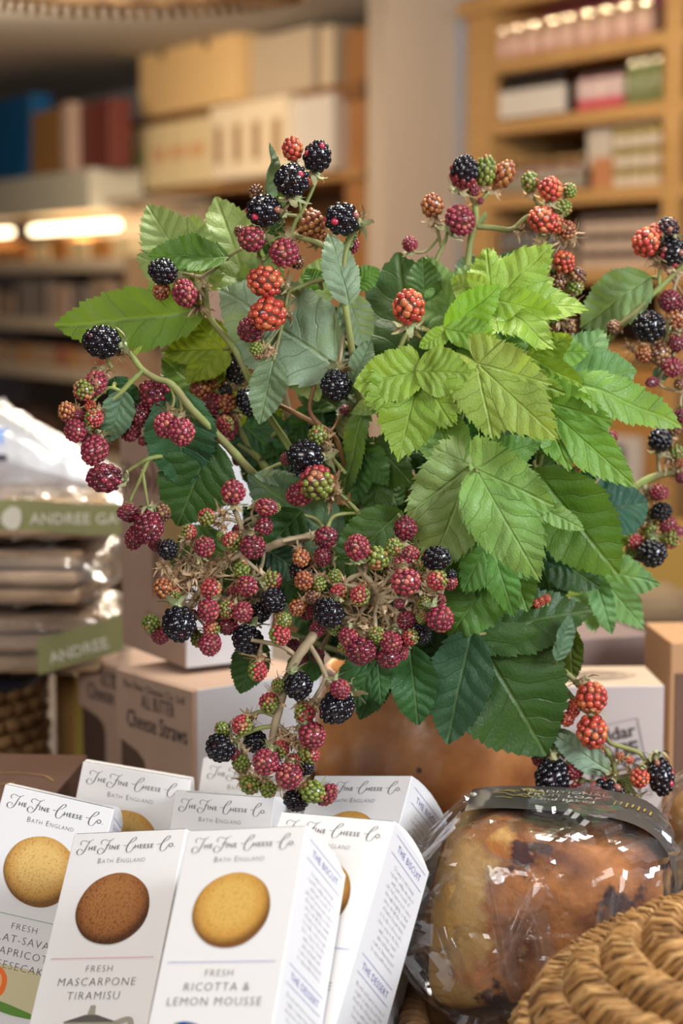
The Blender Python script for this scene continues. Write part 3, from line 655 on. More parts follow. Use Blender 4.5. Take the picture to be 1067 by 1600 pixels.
# ---- kraft cartons
def seton(o_, x, y, z, rz): o_.location = (x, y, z); o_.rotation_euler = (0, 0, rz)
def flatkraft(t, me, name, m, face, off=.0006, sx=0, h=0):
    # face 'f': x along local +x on the plane y=0 ; face 's': along local +y on plane x=sx
    if face == 'f': me.transform(Matrix(((1, 0, 0, 0), (0, 0, 1, -off), (0, 1, 0, 0), (0, 0, 0, 1))))
    elif face == 's': me.transform(Matrix(((0, 0, 1, sx + off), (1, 0, 0, 0), (0, 1, 0, 0), (0, 0, 0, 1))))
    elif face == 't': me.transform(Matrix.Translation((0, 0, h + off)))
    return link(name, me, m, t)
CH1 = ['The Fine Cheese Co. Ltd']
ink_soft = mat('soft_black_ink', (.055, .04, .04), .7)
def straws_carton(label, c, w_, d_, h, rz, z):
    """c = near corner; local x runs from the far-left corner to the near corner, local y away to the right"""
    t = thing('cheese_straws_carton', label, 'carton', group='kraft cartons of cheese straws')
    seton(t, c[0] - math.cos(rz) * w_, c[1] - math.sin(rz) * w_, z, rz)
    me = boxmesh('carton', 0, w_, 0, d_, 0, h, .0008); o_ = link('carton', me, M['kraft'], t)
    me.materials.append(M['daylit_kraft'])
    for p in me.polygons:
        if p.normal.x > .9: p.material_index = 1  # daylight side painted paler than the kraft
    # raised front panel with the wide upper tab and narrow foot
    q = [(0.0, h * .995), (w_, h * .995), (w_, 0), (w_ * .40, 0), (w_ * .40, h * .54), (w_ * .37, h * .60), (w_ * .28, h * .635), (0.0, h * .68)]
    vs = [Vector((a, -.0035, b_)) for a, b_ in q] + [Vector((a, -.0002, b_)) for a, b_ in q]; n = len(q)
    fs = [tuple(range(n)), tuple(range(2 * n - 1, n - 1, -1))] + [(i, i + n, (i + 1) % n + n, (i + 1) % n) for i in range(n)]
    link('front_panel', mesh('front_panel', vs, fs), M['kraft'], t)
    link('side_window', boxmesh('side_window', .002, w_ * .37, -.0012, 0, .004, h * .66), mat('window_dark', (.10, .06, .045), .35), t)
    flatkraft(t, place2d(textmesh('The Fine Cheese Co. Ltd', w_ * .080), w_ * .5, h * .925), 'brand_lettering', ink_soft, 'f', .0042)
    flatkraft(t, place2d(textmesh('ALL BUTTER', w_ * .105), w_ * .56, h * .850, sy=1.4, sx=.75), 'product_name', ink_soft, 'f', .0042)
    flatkraft(t, place2d(textmesh('Cheese Straws', w_ * .135, off=.0001), w_ * .54, h * .745, sy=1.35, sx=.98), 'product_name', ink_soft, 'f', .0042)
    ls_ = []
    for i in range(5):
        x0 = w_ * (.45 + i * .11); ls_.append(ribbon([(x0, h * .08), (x0 + .004 * math.sin(i), h * .2), (x0 - .002, h * .30 + .006 * math.cos(i * 2))], .0035, .5))
    flatkraft(t, merge(ls_, 's'), 'wheat_print', mat('print_brown', (.22, .12, .09), .7), 'f', .0042)
    return t
def flower_print(t, cx, cz, sx, name='flower_print', s=1.0, seed=1):
    rr = random.Random(seed); l = []
    for i in range(26):
        a = rr.uniform(0, 6.28); r_ = rr.uniform(.002, .013) * s
        l.append(flat(blob(8, cx + r_ * math.cos(a), cz + r_ * math.sin(a) * 1.1, .0028 * s, .0017 * s, rr.uniform(0, 3), .1, i), 'p'))
    flatkraft(t, merge(l, 's'), name, mat('print_mauve', (.20, .05, .10), .7), 's', sx=sx)
    flatkraft(t, flat(blob(20, cx + .016 * s, cz + .008 * s, .006 * s, .004 * s, .4, .1, 9), 'p'), 'leaf_print', mat('print_olive', (.20, .20, .07), .7), 's', sx=sx)
ZT = .983
A = straws_carton('kraft cheese straws carton at the front, with daylight painted on its right side', (-.097, 1.25), .097, .105, ZT - TZ, math.atan2(-.076, .060), TZ)
flower_print(A, .030, .034, .097, seed=3)
A2 = straws_carton('kraft cheese straws carton further back, partly hidden by the front one', (-.147, 1.435), .103, .105, .955 - TZ, math.atan2(-.076, .060), TZ)
# tall carton standing on the front straws carton
tc_ = thing('tall_kraft_carton', 'tall kraft carton with a slot and wheat prints standing on the front straws carton', 'carton')
rz = math.atan2(-.092, .055); seton(tc_, -.163, 1.391, ZT + .0045, rz)
Lw = .107; Ld = .068; Lh = .172
me = boxmesh('carton', 0, Lw, 0, Ld, 0, Lh, .0008); link('carton', me, M['kraft'], tc_); me.materials.append(M['daylit_kraft'])
for p in me.polygons:
    if p.normal.x > .9: p.material_index = 1  # same painted daylight on this right face
link('slot', boxmesh('slot', Lw * .52, Lw * .62, -.0008, .001, .045, .105, 0), mat('slot_shadow_card', (.22, .13, .08), .8), tc_)
link('gold_panel', boxmesh('gold_panel', Lw * .70, Lw * .95, -.0008, .001, .03, .12, 0), mat('ochre_panel', (.46, .30, .12), .6), tc_)
ls_ = []
for i in range(9):
    x0 = Lw * (.06 + i * .095); ls_.append(ribbon([(x0, .118), (x0 + .003, .128), (x0 - .002, .137 + .006 * math.sin(i * 3))], .005, .4))
    ls_.append(ribbon([(x0 + .004, .122), (x0 + .007, .130)], .004, .6))
flatkraft(tc_, merge(ls_, 's'), 'wheat_print', mat('print_umber', (.24, .12, .08), .7), 'f', .001)
flatkraft(tc_, merge([place2d(textmesh(a, .0042, align='LEFT', res=1), .045, .030 - i * .005) for i, a in enumerate(['Keep in a cool dry place', 'once opened eat within', 'one week', 'Bath England'])], 's'), 'small_print', ink_soft, 'f', .001)

# ---- cheese company box on the right
cb = thing('cheese_company_box', 'pale carton with tilted black cheese company print right of the pot', 'carton')
seton(cb, .132, 1.243, TZ, math.atan2(.004, .10))
cbh = .987 - TZ; cw_ = .084; cd = .066
me = boxmesh('carton', 0, cw_, 0, cd, 0, cbh, .001); link('carton', me, M['daylit_kraft'] if 0 else mat('blush_carton', (.58, .49, .46), .6), cb); me.materials.append(mat('kraft_lid', (.52, .38, .27), .7))
for p in me.polygons:
    if p.normal.z > .9: p.material_index = 1
tx = [place2d(textmesh('Cheddar', .0125, align='RIGHT', off=.0002), 0, 0), place2d(textmesh('VINTAGE', .0130, align='RIGHT', off=.0005), 0, -.0125),
      place2d(textmesh('CHEESE', .0140, align='RIGHT', off=.0003), 0, -.0265, sx=.95, sy=1.15), place2d(textmesh('COMPANY.', .0125, align='RIGHT', off=.0003), .001, -.0395, sx=.9, sy=1.1)]
tm_ = merge(tx, 's'); place2d(tm_, .0655, .121, R(12)); flatkraft(cb, tm_, 'print', ink_soft, 'f')
fr = merge([ribbon([(-.062, .0115), (.003, .0115)], .0007, 1), ribbon([(.003, .0115), (.003, -.043)], .0007, 1), ribbon([(-.062, -.043), (.003, -.043)], .0007, 1)], 's'); place2d(fr, .0655, .121, R(12)); flatkraft(cb, fr, 'print_frame', mat('faint_ink', (.32, .27, .26), .7), 'f')
dm = []
for k in range(3):
    r_ = 1 - k * .25; dm.append(ribbon([(.045 - .026 * r_, .032), (.045, .032 + .016 * r_), (.045 + .026 * r_, .032), (.045, .032 - .016 * r_), (.045 - .026 * r_, .032)], .0012, 1, sub=2))
dm += [place2d(textmesh('CHEESE', .006), .045, .033), place2d(textmesh('CO.', .006), .045, .027)]
flatkraft(cb, merge(dm, 's'), 'lid_emblem', mat('lid_ink', (.09, .055, .04), .7), 't', h=cbh)
o = thing('brown_carton', 'mauve-brown carton with an open tan lid behind the cheese company box', 'carton', (.195, 1.42, TZ), R(18))
link('carton', boxmesh('carton', -.08, .045, 0, .10, 0, .155, .001), mat('mauve_brown_card', (.24, .16, .14), .7), o)
link('open_lid', boxmesh('open_lid', -.06, -.005, .03, .085, .156, .162, .001), M['kraft'], o)
o = thing('orange_kraft_box', 'orange kraft box with a dark window at the right edge of the picture', 'carton', (.231, 1.31, TZ), R(4))
link('carton', boxmesh('carton', 0, .07, 0, .08, 0, .172, .001), mat('orange_kraft', (.50, .27, .13), .7), o)
link('window', boxmesh('window', .0035, .05, -.001, .001, .03, .15, 0), mat('brown_window', (.16, .09, .06), .3), o)

# ---- left: gift box, gold tin, wicker basket, bread bags
o = thing('brown_gift_box', 'flat-topped dark brown gift box with gold scrolls behind the apricot box', 'box', (-.262, 1.035, TZ), R(-4))
gb = .964 - TZ
link('carton', boxmesh('carton', -.10, .097, 0, .12, 0, gb, .0012), mat('chocolate_card', (.085, .040, .025), .65, .2), o)
gl = mat('gold_foil', (.70, .42, .16), .3, metal=.8)
sc_ = [ribbon([(.060 + .03 * math.cos(a * .7) * (1 - a * .08), .055 + .02 * math.sin(a * .7) * (1 - a * .08)) for a in range(9)], .0016, .6), ribbon([(.0, .02), (.02, .03), (.03, .015), (.045, .022)], .0012, .6), ribbon([(-.05, .03), (-.02, .05), (.0, .035)], .0014, .6)]
link('gold_scroll', (lambda m_: (m_.transform(Matrix.Translation((0, 0, gb + .0004))), m_)[1])(merge(sc_, 's')), gl, o)
o = thing('gold_tin', 'tall gold and brown box between the wicker basket and the kraft cartons', 'box', (-.2255, 1.575, TZ), R(-38))
gh = .926 - TZ
me = boxmesh('carton', -.024, 0, 0, .060, 0, gh, .001); link('carton', me, mat('brown_gold', (.32, .18, .06), .4), o); me.materials.append(mat('olive_gold', (.42, .34, .07), .3, metal=.3)); me.materials.append(mat('gold_top', (.50, .34, .12), .35))
for p in me.polygons:
    if p.normal.x > .9: p.material_index = 1
    if p.normal.z > .9: p.material_index = 2
link('red_emblem', (lambda m_: (m_.transform(Matrix.Translation((0, 0, gh + .0004))), m_)[1])(flat(blob(20, -.009, .026, .006, .009, .3, .08), 'e')), mat('red_foil', (.45, .09, .03), .4), o)

def weave_basket(name, label, cx, cy0, rx, ry, z0, z1, colr, rows=9, n=44, rimr=.006, rimm=None, rot=0):
    """plaited basket: upright stakes with strands woven in and out between them"""
    t = thing(name, label, 'basket', (cx, cy0, z0), rot)
    vs, fs = [], []; hh = z1 - z0; sr = hh / rows * .52
    for k in range(rows):
        pts = []
        for i in range(n * 2 + 1):
            a = math.pi * i / n; o_ = .0028 * (1 if (i + k) % 2 else -1)
            pts.append(Vector(((rx + o_) * math.cos(a), (ry + o_) * math.sin(a), hh * (k + .5) / rows)))
        tube(vs, fs, pts, sr, n=6, sub=2, wob=.25)
    link('woven_side', mesh('woven_side', vs, fs, True), colr, t)
    vs, fs = [], []
    for i in range(n):
        a = 2 * math.pi * i / n; tube(vs, fs, [(rx * math.cos(a), ry * math.sin(a), 0), (rx * math.cos(a), ry * math.sin(a), hh)], .0018, n=5)
    link('stake', mesh('stake', vs, fs, True), colr, t); bpy.data.objects[-1] if False else None
    link('base', lathe('base', [(.0, .001), (1, .001), (1, .004), (0, .004)], 32, False), colr, t).scale = (rx * .98, ry * .98, 1)
    vs, fs = [], []; tube(vs, fs, [(rx * math.cos(2 * math.pi * i / 36), ry * math.sin(2 * math.pi * i / 36), hh) for i in range(37)], rimr, n=8, sub=2)
    link('rim', mesh('rim', vs, fs, True), rimm or colr, t)
    return t
seag = mat('plaited_seagrass', (.30, .17, .065), .6, noise=(45, (.15, .075, .025), 1), bump=(120, .5))
weave_basket('wicker_basket', 'round brown wicker basket with a dark rim under the bread bags', -.352, 1.55, .100, .09, TZ, .932, seag, 8, 34, .007, mat('navy_rim', (.02, .022, .035), .25))

film = filmmat('clear_film', gloss=.03, bumpscale=38, haze=.06, rough=.16)
def pillow(rx, ry, rz, seed, nx=34, ny=26, crinkle=.006):
    rr = random.Random(seed); ph = [(rr.uniform(10, 60), rr.uniform(10, 60), rr.uniform(0, 6)) for _ in range(6)]
    vs, fs = [], []
    for s_ in (1, -1):
        for i in range(nx + 1):
            for j in range(ny + 1):
                x = -1 + 2 * i / nx; y = -1 + 2 * j / ny
                e = max(0, (1 - x ** 6) * (1 - y ** 6)) ** .5
                c = sum(math.sin(a * x * rx * 6 + b_ * y * ry * 6 + p_) for a, b_, p_ in ph) / 6
                vs.append(Vector((x * rx + c * crinkle * .6, y * ry + c * crinkle * .6, s_ * rz * e + c * crinkle * e)))
    m_ = (nx + 1) * (ny + 1)
    for q in (0, 1):
        for i in range(nx):
            for j in range(ny):
                a = q * m_ + i * (ny + 1) + j; f_ = (a, a + ny + 1, a + ny + 2, a + 1); fs.append(f_ if q == 0 else f_[::-1])
    return vs, fs
crisp = mat('seeded_crispbread', (.66, .45, .27), .7, noise=(22, (.26, .15, .075), .6, (1, 1, 4)), bump=(50, .8))
greenlab = mat('olive_label', (.25, .25, .10), .5); creamlab = mat('cream_ink', (.66, .62, .52), .5)
def bread_bag(label, x, y, z, rz, h, seed, text=True):
    t = thing('bread_bag', label, 'bread bag', (x, y, z), rz, 'clear bags of crispbread in a pile'); rr = random.Random(seed)
    for k in range(3):
        me = boxmesh('crispbread', -.125, .12, -.065, .065, .004 + k * h * .29, .004 + (k + .85) * h * .29, .004)
        me.transform(Matrix.Rotation(rr.uniform(-.05, .05), 4, 'Z')); link('crispbread', me, crisp, t)
    vs, fs = pillow(.145, .078, h / 2, seed); o_ = link('clear_wrap', mesh('clear_wrap', [v + Vector((0, 0, h / 2)) for v in vs], fs, True), film, t)
    if text:
        nx = 24; vs, fs = [], []
        for i in range(nx + 1):
            for j in range(4):
                xx = -.13 + .275 * i / nx; vs.append(Vector((xx, -.081 - .001 * math.sin(i), h * (.30 + .22 * j) + .002 * math.sin(i * .5))))
        for i in range(nx):
            for j in range(3): a = i * 4 + j; fs.append((a, a + 4, a + 5, a + 1))
        link('paper_band', mesh('paper_band', vs, fs, True), greenlab, t)
        tm_ = place2d(textmesh('ANDREE GAV', .0118, off=.0002, space=1.05, align='LEFT'), .066, h * .50); tm_.transform(Matrix(((1, 0, 0, 0), (0, 0, 1, -.0845), (0, 1, 0, 0), (0, 0, 0, 1))))
        link('lettering', tm_, creamlab, t)
        em = flat(blob(18, .052, h * .62, .0085, .0085, 0, .08), 'e'); em.transform(Matrix(((1, 0, 0, 0), (0, 0, 1, -.0842), (0, 1, 0, 0), (0, 0, 0, 1)))); link('emblem', em, creamlab, t)
    return t
bread_bag('lowest clear bag of crispbread, resting on the wicker basket', -.315, 1.53, .945, R(6), .056, 3, False)
bread_bag('middle clear bag of crispbread in the pile', -.318, 1.525, 1.003, R(-3), .048, 4, False)
bread_bag('topmost clear bag of crispbread with a green lettered band', -.305, 1.53, 1.053, R(0), .036, 5, True)
# tilted label corner on the lowest bag
lb_ = [o_ for o_ in bpy.data.objects if o_.get('label', '').startswith('lowest clear bag')][0]
vs, fs = [], []
for i in range(9):
    for j in range(3): vs.append(Vector((.070 + .066 * i / 8, -.0815, .006 + .018 * i / 8 + .014 * j)))
for i in range(8):
    for j in range(2): k_ = i * 3 + j; fs.append((k_, k_ + 3, k_ + 4, k_ + 1))
link('paper_band', mesh('paper_band', vs, fs), greenlab, lb_)
tm_ = place2d(textmesh('ANDREE', .0125, off=.0002, align='LEFT'), .080, .0145, R(15)); tm_.transform(Matrix(((1, 0, 0, 0), (0, 0, 1, -.0822), (0, 1, 0, 0), (0, 0, 0, 1)))); link('lettering', tm_, creamlab, lb_)
# white plastic bag
wb = thing('bakery_bag', 'crumpled white plastic bag with blue print on top of the bread bags', 'bag', (-.335, 1.62, 1.076))
vs, fs = pillow(.15, .06, .038, 12, 40, 26, .009)
for v_ in vs:
    if v_.x > .04: v_.z = (v_.z + .036) * max(.1, 1 - (v_.x - .04) * 7.5) - .036
plas = filmmat('milky_plastic', (.9, .88, .93), .02, 30, .42, .3)
link('plastic', mesh('plastic', [v + Vector((0, 0, .038)) for v in vs], fs, True), plas, wb)
link('white_loaf', boxmesh('white_loaf', -.12, .05, -.035, .035, .006, .058, .015), mat('white_bread', (.44, .37, .37), .8, noise=(25, (.36, .30, .38), .8)), wb)
tm_ = place2d(textmesh('BENT', .017, off=.0005), .040, .048); tm_.transform(Matrix(((1, 0, 0, 0), (0, 0, 1, -.066), (0, 1, 0, 0), (0, 0, 0, 1)))); link('blue_print', tm_, mat('sky_blue_ink', (.05, .22, .62), .5), wb)
link('black_stripe', boxmesh('black_stripe', .010, .060, -.0665, -.066, .034, .039), mat('black_print', (.02, .02, .04), .5), wb)

# ---- loaves in clear wrap, on a shallow wicker tray
trm = mat('tray_wicker', (.28, .14, .045), .55, noise=(60, (.14, .06, .02), 1), bump=(150, .5))
tr = thing('wicker_tray', 'shallow brown wicker tray under the wrapped loaves', 'tray', (.165, .955, TZ))
vs, fs = [], []; hh = .045
for k in range(5):
    pts = []
    n = 64
    for i in range(n + 1):
        a = 2 * math.pi * i / n; o_ = .002 * (1 if (i + k) % 2 else -1); e = 5.0
        ca, sa = math.cos(a), math.sin(a); rad = (abs(ca) ** e + abs(sa) ** e) ** (-1 / e)
        pts.append(Vector((ca * rad * (.128 + o_), sa * rad * (.082 + o_), hh * (k + .5) / 5)))
    tube(vs, fs, pts, .0052, n=6, sub=2, wob=.3)
link('woven_side', mesh('woven_side', vs, fs, True), trm, tr)
link('base', boxmesh('base', -.125, .125, -.079, .079, 0, hh - .006, .002), trm, tr)
vs, fs = [], []
for i in range(70):                                   # twisted rim strands
    a = 2 * math.pi * i / 70; e = 5.0
    def rp(a, dz, k): 
        ca, sa = math.cos(a), math.sin(a); rad = (abs(ca) ** e + abs(sa) ** e) ** (-1 / e); return Vector((ca * rad * (.128 + k), sa * rad * (.082 + k), hh + dz))
    tube(vs, fs, [rp(a, -.004, .006), rp(a + .05, .004, .004), rp(a + .10, .004, -.004), rp(a + .13, -.003, -.006)], .0028, n=5, sub=3, wob=.3)
link('rim', mesh('rim', vs, fs, True), trm, tr)

def loafmat(name, crust, crumb):
    m = mat(name, crust, .6, .25); nt = m.node_tree; N = nt.nodes; L = nt.links; b = N['Principled BSDF']
    tc = N.new('ShaderNodeTexCoord'); sx = N.new('ShaderNodeSeparateXYZ'); L.new(tc.outputs['Object'], sx.inputs[0])
    n = N.new('ShaderNodeTexNoise'); n.inputs['Scale'].default_value = 28; n.inputs['Detail'].default_value = 6; L.new(tc.outputs['Object'], n.inputs['Vector'])
    nb = N.new('ShaderNodeTexNoise'); nb.inputs['Scale'].default_value = 90; nb.inputs['Detail'].default_value = 4; L.new(tc.outputs['Object'], nb.inputs['Vector'])
    r = N.new('ShaderNodeValToRGB'); r.color_ramp.elements[0].position = .38; r.color_ramp.elements[1].position = .62
    r.color_ramp.elements[0].color = (crust[0] * .28, crust[1] * .20, crust[2] * .18, 1); r.color_ramp.elements[1].color = (crust[0] * 1.35, crust[1] * 1.35, crust[2] * 1.3, 1); L.new(n.outputs[0], r.inputs[0])
    # crumb shows on the cut end (local -x) up to a ragged border
    ad = N.new('ShaderNodeMath'); ad.operation = 'MULTIPLY_ADD'; ad.inputs[1].default_value = .13; L.new(n.outputs[0], ad.inputs[0]); L.new(sx.outputs[0], ad.inputs[2])
    mr = N.new('ShaderNodeMapRange'); mr.inputs[1].default_value = .040; mr.inputs[2].default_value = .026; L.new(ad.outputs[0], mr.inputs[0])
    mx = N.new('ShaderNodeMix'); mx.data_type = 'RGBA'; L.new(mr.outputs[0], mx.inputs[0]); L.new(r.outputs[0], mx.inputs[6]); mx.inputs[7].default_value = (*crumb, 1)
    v = N.new('ShaderNodeTexVoronoi'); v.inputs['Scale'].default_value = 30; L.new(tc.outputs['Object'], v.inputs['Vector'])
    a2 = N.new('ShaderNodeMath'); a2.operation = 'MULTIPLY_ADD'; a2.inputs[1].default_value = -1.3; L.new(nb.outputs[0], a2.inputs[0]); L.new(v.outputs['Distance'], a2.inputs[2])
    mr2 = N.new('ShaderNodeMapRange'); mr2.inputs[1].default_value = -.50; mr2.inputs[2].default_value = -.36; L.new(a2.outputs[0], mr2.inputs[0])
    m2 = N.new('ShaderNodeMix'); m2.data_type = 'RGBA'; L.new(mr2.outputs[0], m2.inputs[0]); m2.inputs[6].default_value = (.05, .018, .015, 1); L.new(mx.outputs[2], m2.inputs[7]); L.new(m2.outputs[2], b.inputs['Base Color'])
    bp = N.new('ShaderNodeBump'); bp.inputs['Strength'].default_value = .6; bp.inputs['Distance'].default_value = .003; L.new(nb.outputs[0], bp.inputs['Height']); L.new(bp.outputs[0], b.inputs['Normal'])
    return m
lf = loafmat('fruit_loaf', (.40, .15, .040), (.62, .36, .12))
wrapf = filmmat('loaf_wrap', gloss=.035, bumpscale=17, haze=.02)
from mathutils import noise as mn
def superell(rx, ry, rz, e=3.4, sub=5, disp=0, seed=0, freq=20, ridges=0, facet=0):
    bm = bmesh.new(); bmesh.ops.create_icosphere(bm, subdivisions=sub, radius=1)
    for v_ in bm.verts:
        d = v_.co.normalized(); k = (abs(d.x) ** e + abs(d.y) ** e + abs(d.z) ** e) ** (-1 / e)
        p = Vector((d.x * k * rx, d.y * k * ry, d.z * k * rz)); q = p * freq + Vector((seed, seed * 2.3, 0))
        s_ = disp * mn.noise(q)
        if ridges: s_ += ridges * (.5 - abs(mn.noise(q * 1.3))) + ridges * .6 * (.5 - abs(mn.noise(q * 2.7 + Vector((5, 2, 1)))))
        if facet:                                  # crumpled film: flat facets meeting in creases
            q3 = (p * 30 + Vector((seed, 0, seed)) + Vector((mn.noise(p * 25), mn.noise(p * 25 + Vector((9, 0, 0))), 0)) * .5); dd, pp = mn.voronoi(q3); h_ = (math.sin(pp[0].x * 91.7 + pp[0].y * 47.3 + pp[0].z * 13.1) + 1) / 2
            s_ += facet * ((pp[1] - pp[0]).normalized().dot(q3 - pp[0]) * (h_ - .5) * 1.6 + (h_ - .5) * .5)
        v_.co = p + d * s_
    me = bpy.data.meshes.new('s'); bm.to_mesh(me); bm.free()
    return me
goldp = mat('gold_print', (.62, .46, .10), .35, metal=.5); paperp = mat('pale_print', (.58, .54, .46), .5); bandm = mat('charcoal_label', (.060, .050, .042), .45)
def loaf(label, x, y, z, rz, rx, ry, rh, seed, band=True, flare=True):
    t = thing('wrapped_loaf', label, 'loaf', (x, y, z), rz, 'fruit loaves in clear wrap')
    me = superell(rx, ry, rh, 5.2, 5, .011, seed, 24); [setattr(p, 'use_smooth', True) for p in me.polygons]; me.transform(Matrix.Translation((0, 0, rh))); link('bread', me, lf, t)
    me = superell(rx + .006, ry + .006, rh + .0045, 4.0, 6, .003, seed + 3, 22, .004, .0075)
    if flare:
        for v_ in me.vertices:
            if v_.co.x < -rx * .8:
                k = (-v_.co.x - rx * .8) / (rx * .2 + .006); v_.co.x -= k * .012; v_.co.z = v_.co.z * (1 - .35 * k) - .006 * k; v_.co.y *= 1 - .25 * k
    me.transform(Matrix.Translation((0, 0, rh + .001))); link('clear_wrap', me, wrapf, t)
    if flare:                                  # gathered tail of the wrap, pleated like a fan
        vs, fs = [], []; na, nr = 72, 12
        for i in range(na + 1):
            for j in range(nr + 1):
                th = -2.2 + 3.6 * i / na; q = j / nr; rr_ = .004 + .036 * q; pl = math.sin(i * 1.05) * .0035 * q + math.sin(i * 2.3 + 1) * .0015 * q
                vs.append(Vector((-rx - .004 - .026 * q ** .8 - pl, rr_ * math.cos(th) * .9 - .006, rh * .72 + rr_ * math.sin(th) * .85 + pl)))
        for i in range(na):
            for j in range(nr): k_ = i * (nr + 1) + j; fs.append((k_, k_ + nr + 1, k_ + nr + 2, k_ + 1))
        link('wrap_tail', mesh('wrap_tail', vs, fs), wrapf, t)
        vs, fs = [], []                        # long pleats of film running over the front
        rq_ = random.Random(seed)
        for q in range(9):
            x0 = rq_.uniform(-.8, .6) * rx; x1 = x0 + rq_.uniform(-.3, .5) * rx; z0_ = rh * rq_.uniform(.15, .6); z1_ = rh * rq_.uniform(1.1, 1.75); hh_ = rq_.uniform(.0025, .0055); base_ = len(vs); n_ = 14
            for i in range(n_ + 1):
                f_ = i / n_; xx = x0 + (x1 - x0) * f_; zz = z0_ + (z1_ - z0_) * f_; e_ = 4.0
                yy = -(ry + .006) * max(0, 1 - min(1, abs(xx) / (rx + .006)) ** e_ - min(1, abs(zz - rh) / (rh + .004)) ** e_) ** (1 / e_)
                vs += [Vector((xx, yy + .001, zz)), Vector((xx + .002 + hh_ * .8, yy - hh_ * math.sin(math.pi * f_), zz + .001)), Vector((xx + .005 + hh_, yy + .001, zz))]
            for i in range(n_):
                for k_ in (0, 1): g_ = base_ + i * 3 + k_; fs.append((g_, g_ + 1, g_ + 4, g_ + 3))
        link('film_pleat', mesh('film_pleat', vs, fs, True), wrapf, t)['kind'] = 'stuff'
    if band:
        # paper band draped over the top, its near edge running down the front
        nx, ny = 30, 10; vs, fs = [], []
        for i in range(nx + 1):
            for j in range(ny + 1):
                xx = -rx * .74 + 2.02 * rx * i / nx; f_ = i / nx; yy = -ry * .42 + ry * 1.18 * j / ny - ry * .35 * f_ ** 2
                e = 4.0; q = max(0, 1 - min(1, abs(xx) / (rx + .008)) ** e - min(1, abs(yy) / (ry + .008)) ** e) ** (1 / e)
                vs.append(Vector((xx, yy, rh + .001 + (rh + .0095) * q)))
        for i in range(nx):
            for j in range(ny): a = i * (ny + 1) + j; fs.append((a, a + ny + 1, a + ny + 2, a + 1))
        bo = link('paper_band', mesh('paper_band', vs, fs, True), bandm, t)
        def lay(me, name, m):
            for v_ in me.vertices:
                xx, yy = v_.co.x, v_.co.y; e = 4.0
                q = max(0, 1 - min(1, abs(xx) / (rx + .008)) ** e - min(1, abs(yy) / (ry + .008)) ** e) ** (1 / e); v_.co.z = rh + .0016 + (rh + .0098) * q
            link(name, me, m, bo)
        rr = random.Random(seed); l = []
        for i in range(14):
            a = rr.uniform(-1, 1); x0 = -rx * .42 + rr.uniform(-.010, .014); y0 = ry * .18 + rr.uniform(-.010, .010); l.append(ribbon([(x0, y0), (x0 + .004, y0 + .003 * a), (x0 + .008, y0 - .002)], .0012, .8))
        for i in range(7): l.append(ribbon([(rx * .55 + i * .003, ry * .0 - .006 + .002 * (i % 2)), (rx * .55 + i * .003 + .001, ry * .0 + .002)], .0010, .9))
        lay(merge(l, 's'), 'gold_ornament', goldp)
        l = [place2d(textmesh(s_, .0068, space=1.05), rx * .10, ry * .20 - .0075 * i, R(-6), sx=1.0) for i, s_ in enumerate(['TRADITIONAL', 'FRUIT LOAF', 'hand baked'])]
        lay(merge(l, 's'), 'lettering', paperp)
    return t
loaf('front fruit loaf in clear crinkled wrap with a charcoal paper band', .108, .952, TZ + .050, R(-9), .058, .045, .0485, 2)
loaf('fruit loaf in clear wrap behind the woven basket lid at the right edge', .228, .925, TZ + .050, R(10), .050, .040, .040, 9, False, False)
o = loaf('fruit loaf with a charcoal band behind the front loaf, under the black-red berry', .238, 1.045, TZ + .004, R(-20), .052, .040, .068, 5, True, False)

# ---- coiled seagrass basket with lid, nearest thing at the bottom right
sg = attrmat('seagrass', .6, .35, bumpscale=260, bs=.5, var=.3)
def colattr(me, cols):
    ca = me.color_attributes.new('Col', 'FLOAT_COLOR', 'POINT')
    flat_ = []
    for c in cols: flat_ += [c[0], c[1], c[2], 1]
    ca.data.foreach_set('color', flat_)
gbk = thing('seagrass_basket', 'round coiled seagrass basket with a domed lid at the bottom right corner', 'basket', (.205, .745, TZ))
def coil(rad, z, r, seed, name):
    rr = random.Random(seed); vs, fs, cols = [], [], []; n = max(10, int(2 * math.pi * rad / .0013))
    for i in range(n):
        a0 = 2 * math.pi * i / n; w0 = rr.uniform(.0005, .0011); pts = []; tw = rr.uniform(-.014, .010)
        for k in range(6):
            th = -.6 + 3.9 * k / 5; a = a0 + (k / 5) * ((.022 + tw) / max(rad, .02)) ; q = r * rr.uniform(.90, 1.16)
            pts.append(Vector(((rad + q * math.cos(th)) * math.cos(a), (rad + q * math.cos(th)) * math.sin(a), z + q * math.sin(th))))
        b = len(vs); tube(vs, fs, pts, w0, w0 * .8, n=4, sub=1)
        c = rr.choice([(.44, .235, .075), (.36, .18, .055), (.60, .36, .14), (.22, .10, .03), (.42, .215, .065)]); cols += [c] * (len(vs) - b)
    me = mesh(name, vs, fs, True); colattr(me, cols); return me
def core(rad, z, r):
    vs, fs = [], []; tube(vs, fs, [(rad * math.cos(2 * math.pi * i / 24), rad * math.sin(2 * math.pi * i / 24), z) for i in range(25)], r * .93, n=8, sub=1)
    return vs, fs
lidc = []
RR = [(.126, .108), (.117, .122), (.103, .133), (.088, .142), (.072, .149), (.055, .154), (.038, .157), (.020, .159)]
vs, fs = [], []
for k, (rd, z) in enumerate(RR):
    lidc.append(coil(rd, z, .0098, k, 'c')); a, b_ = core(rd, z, .0085); q = len(vs); vs += a; fs += [tuple(q + i for i in f_) for f_ in b_]
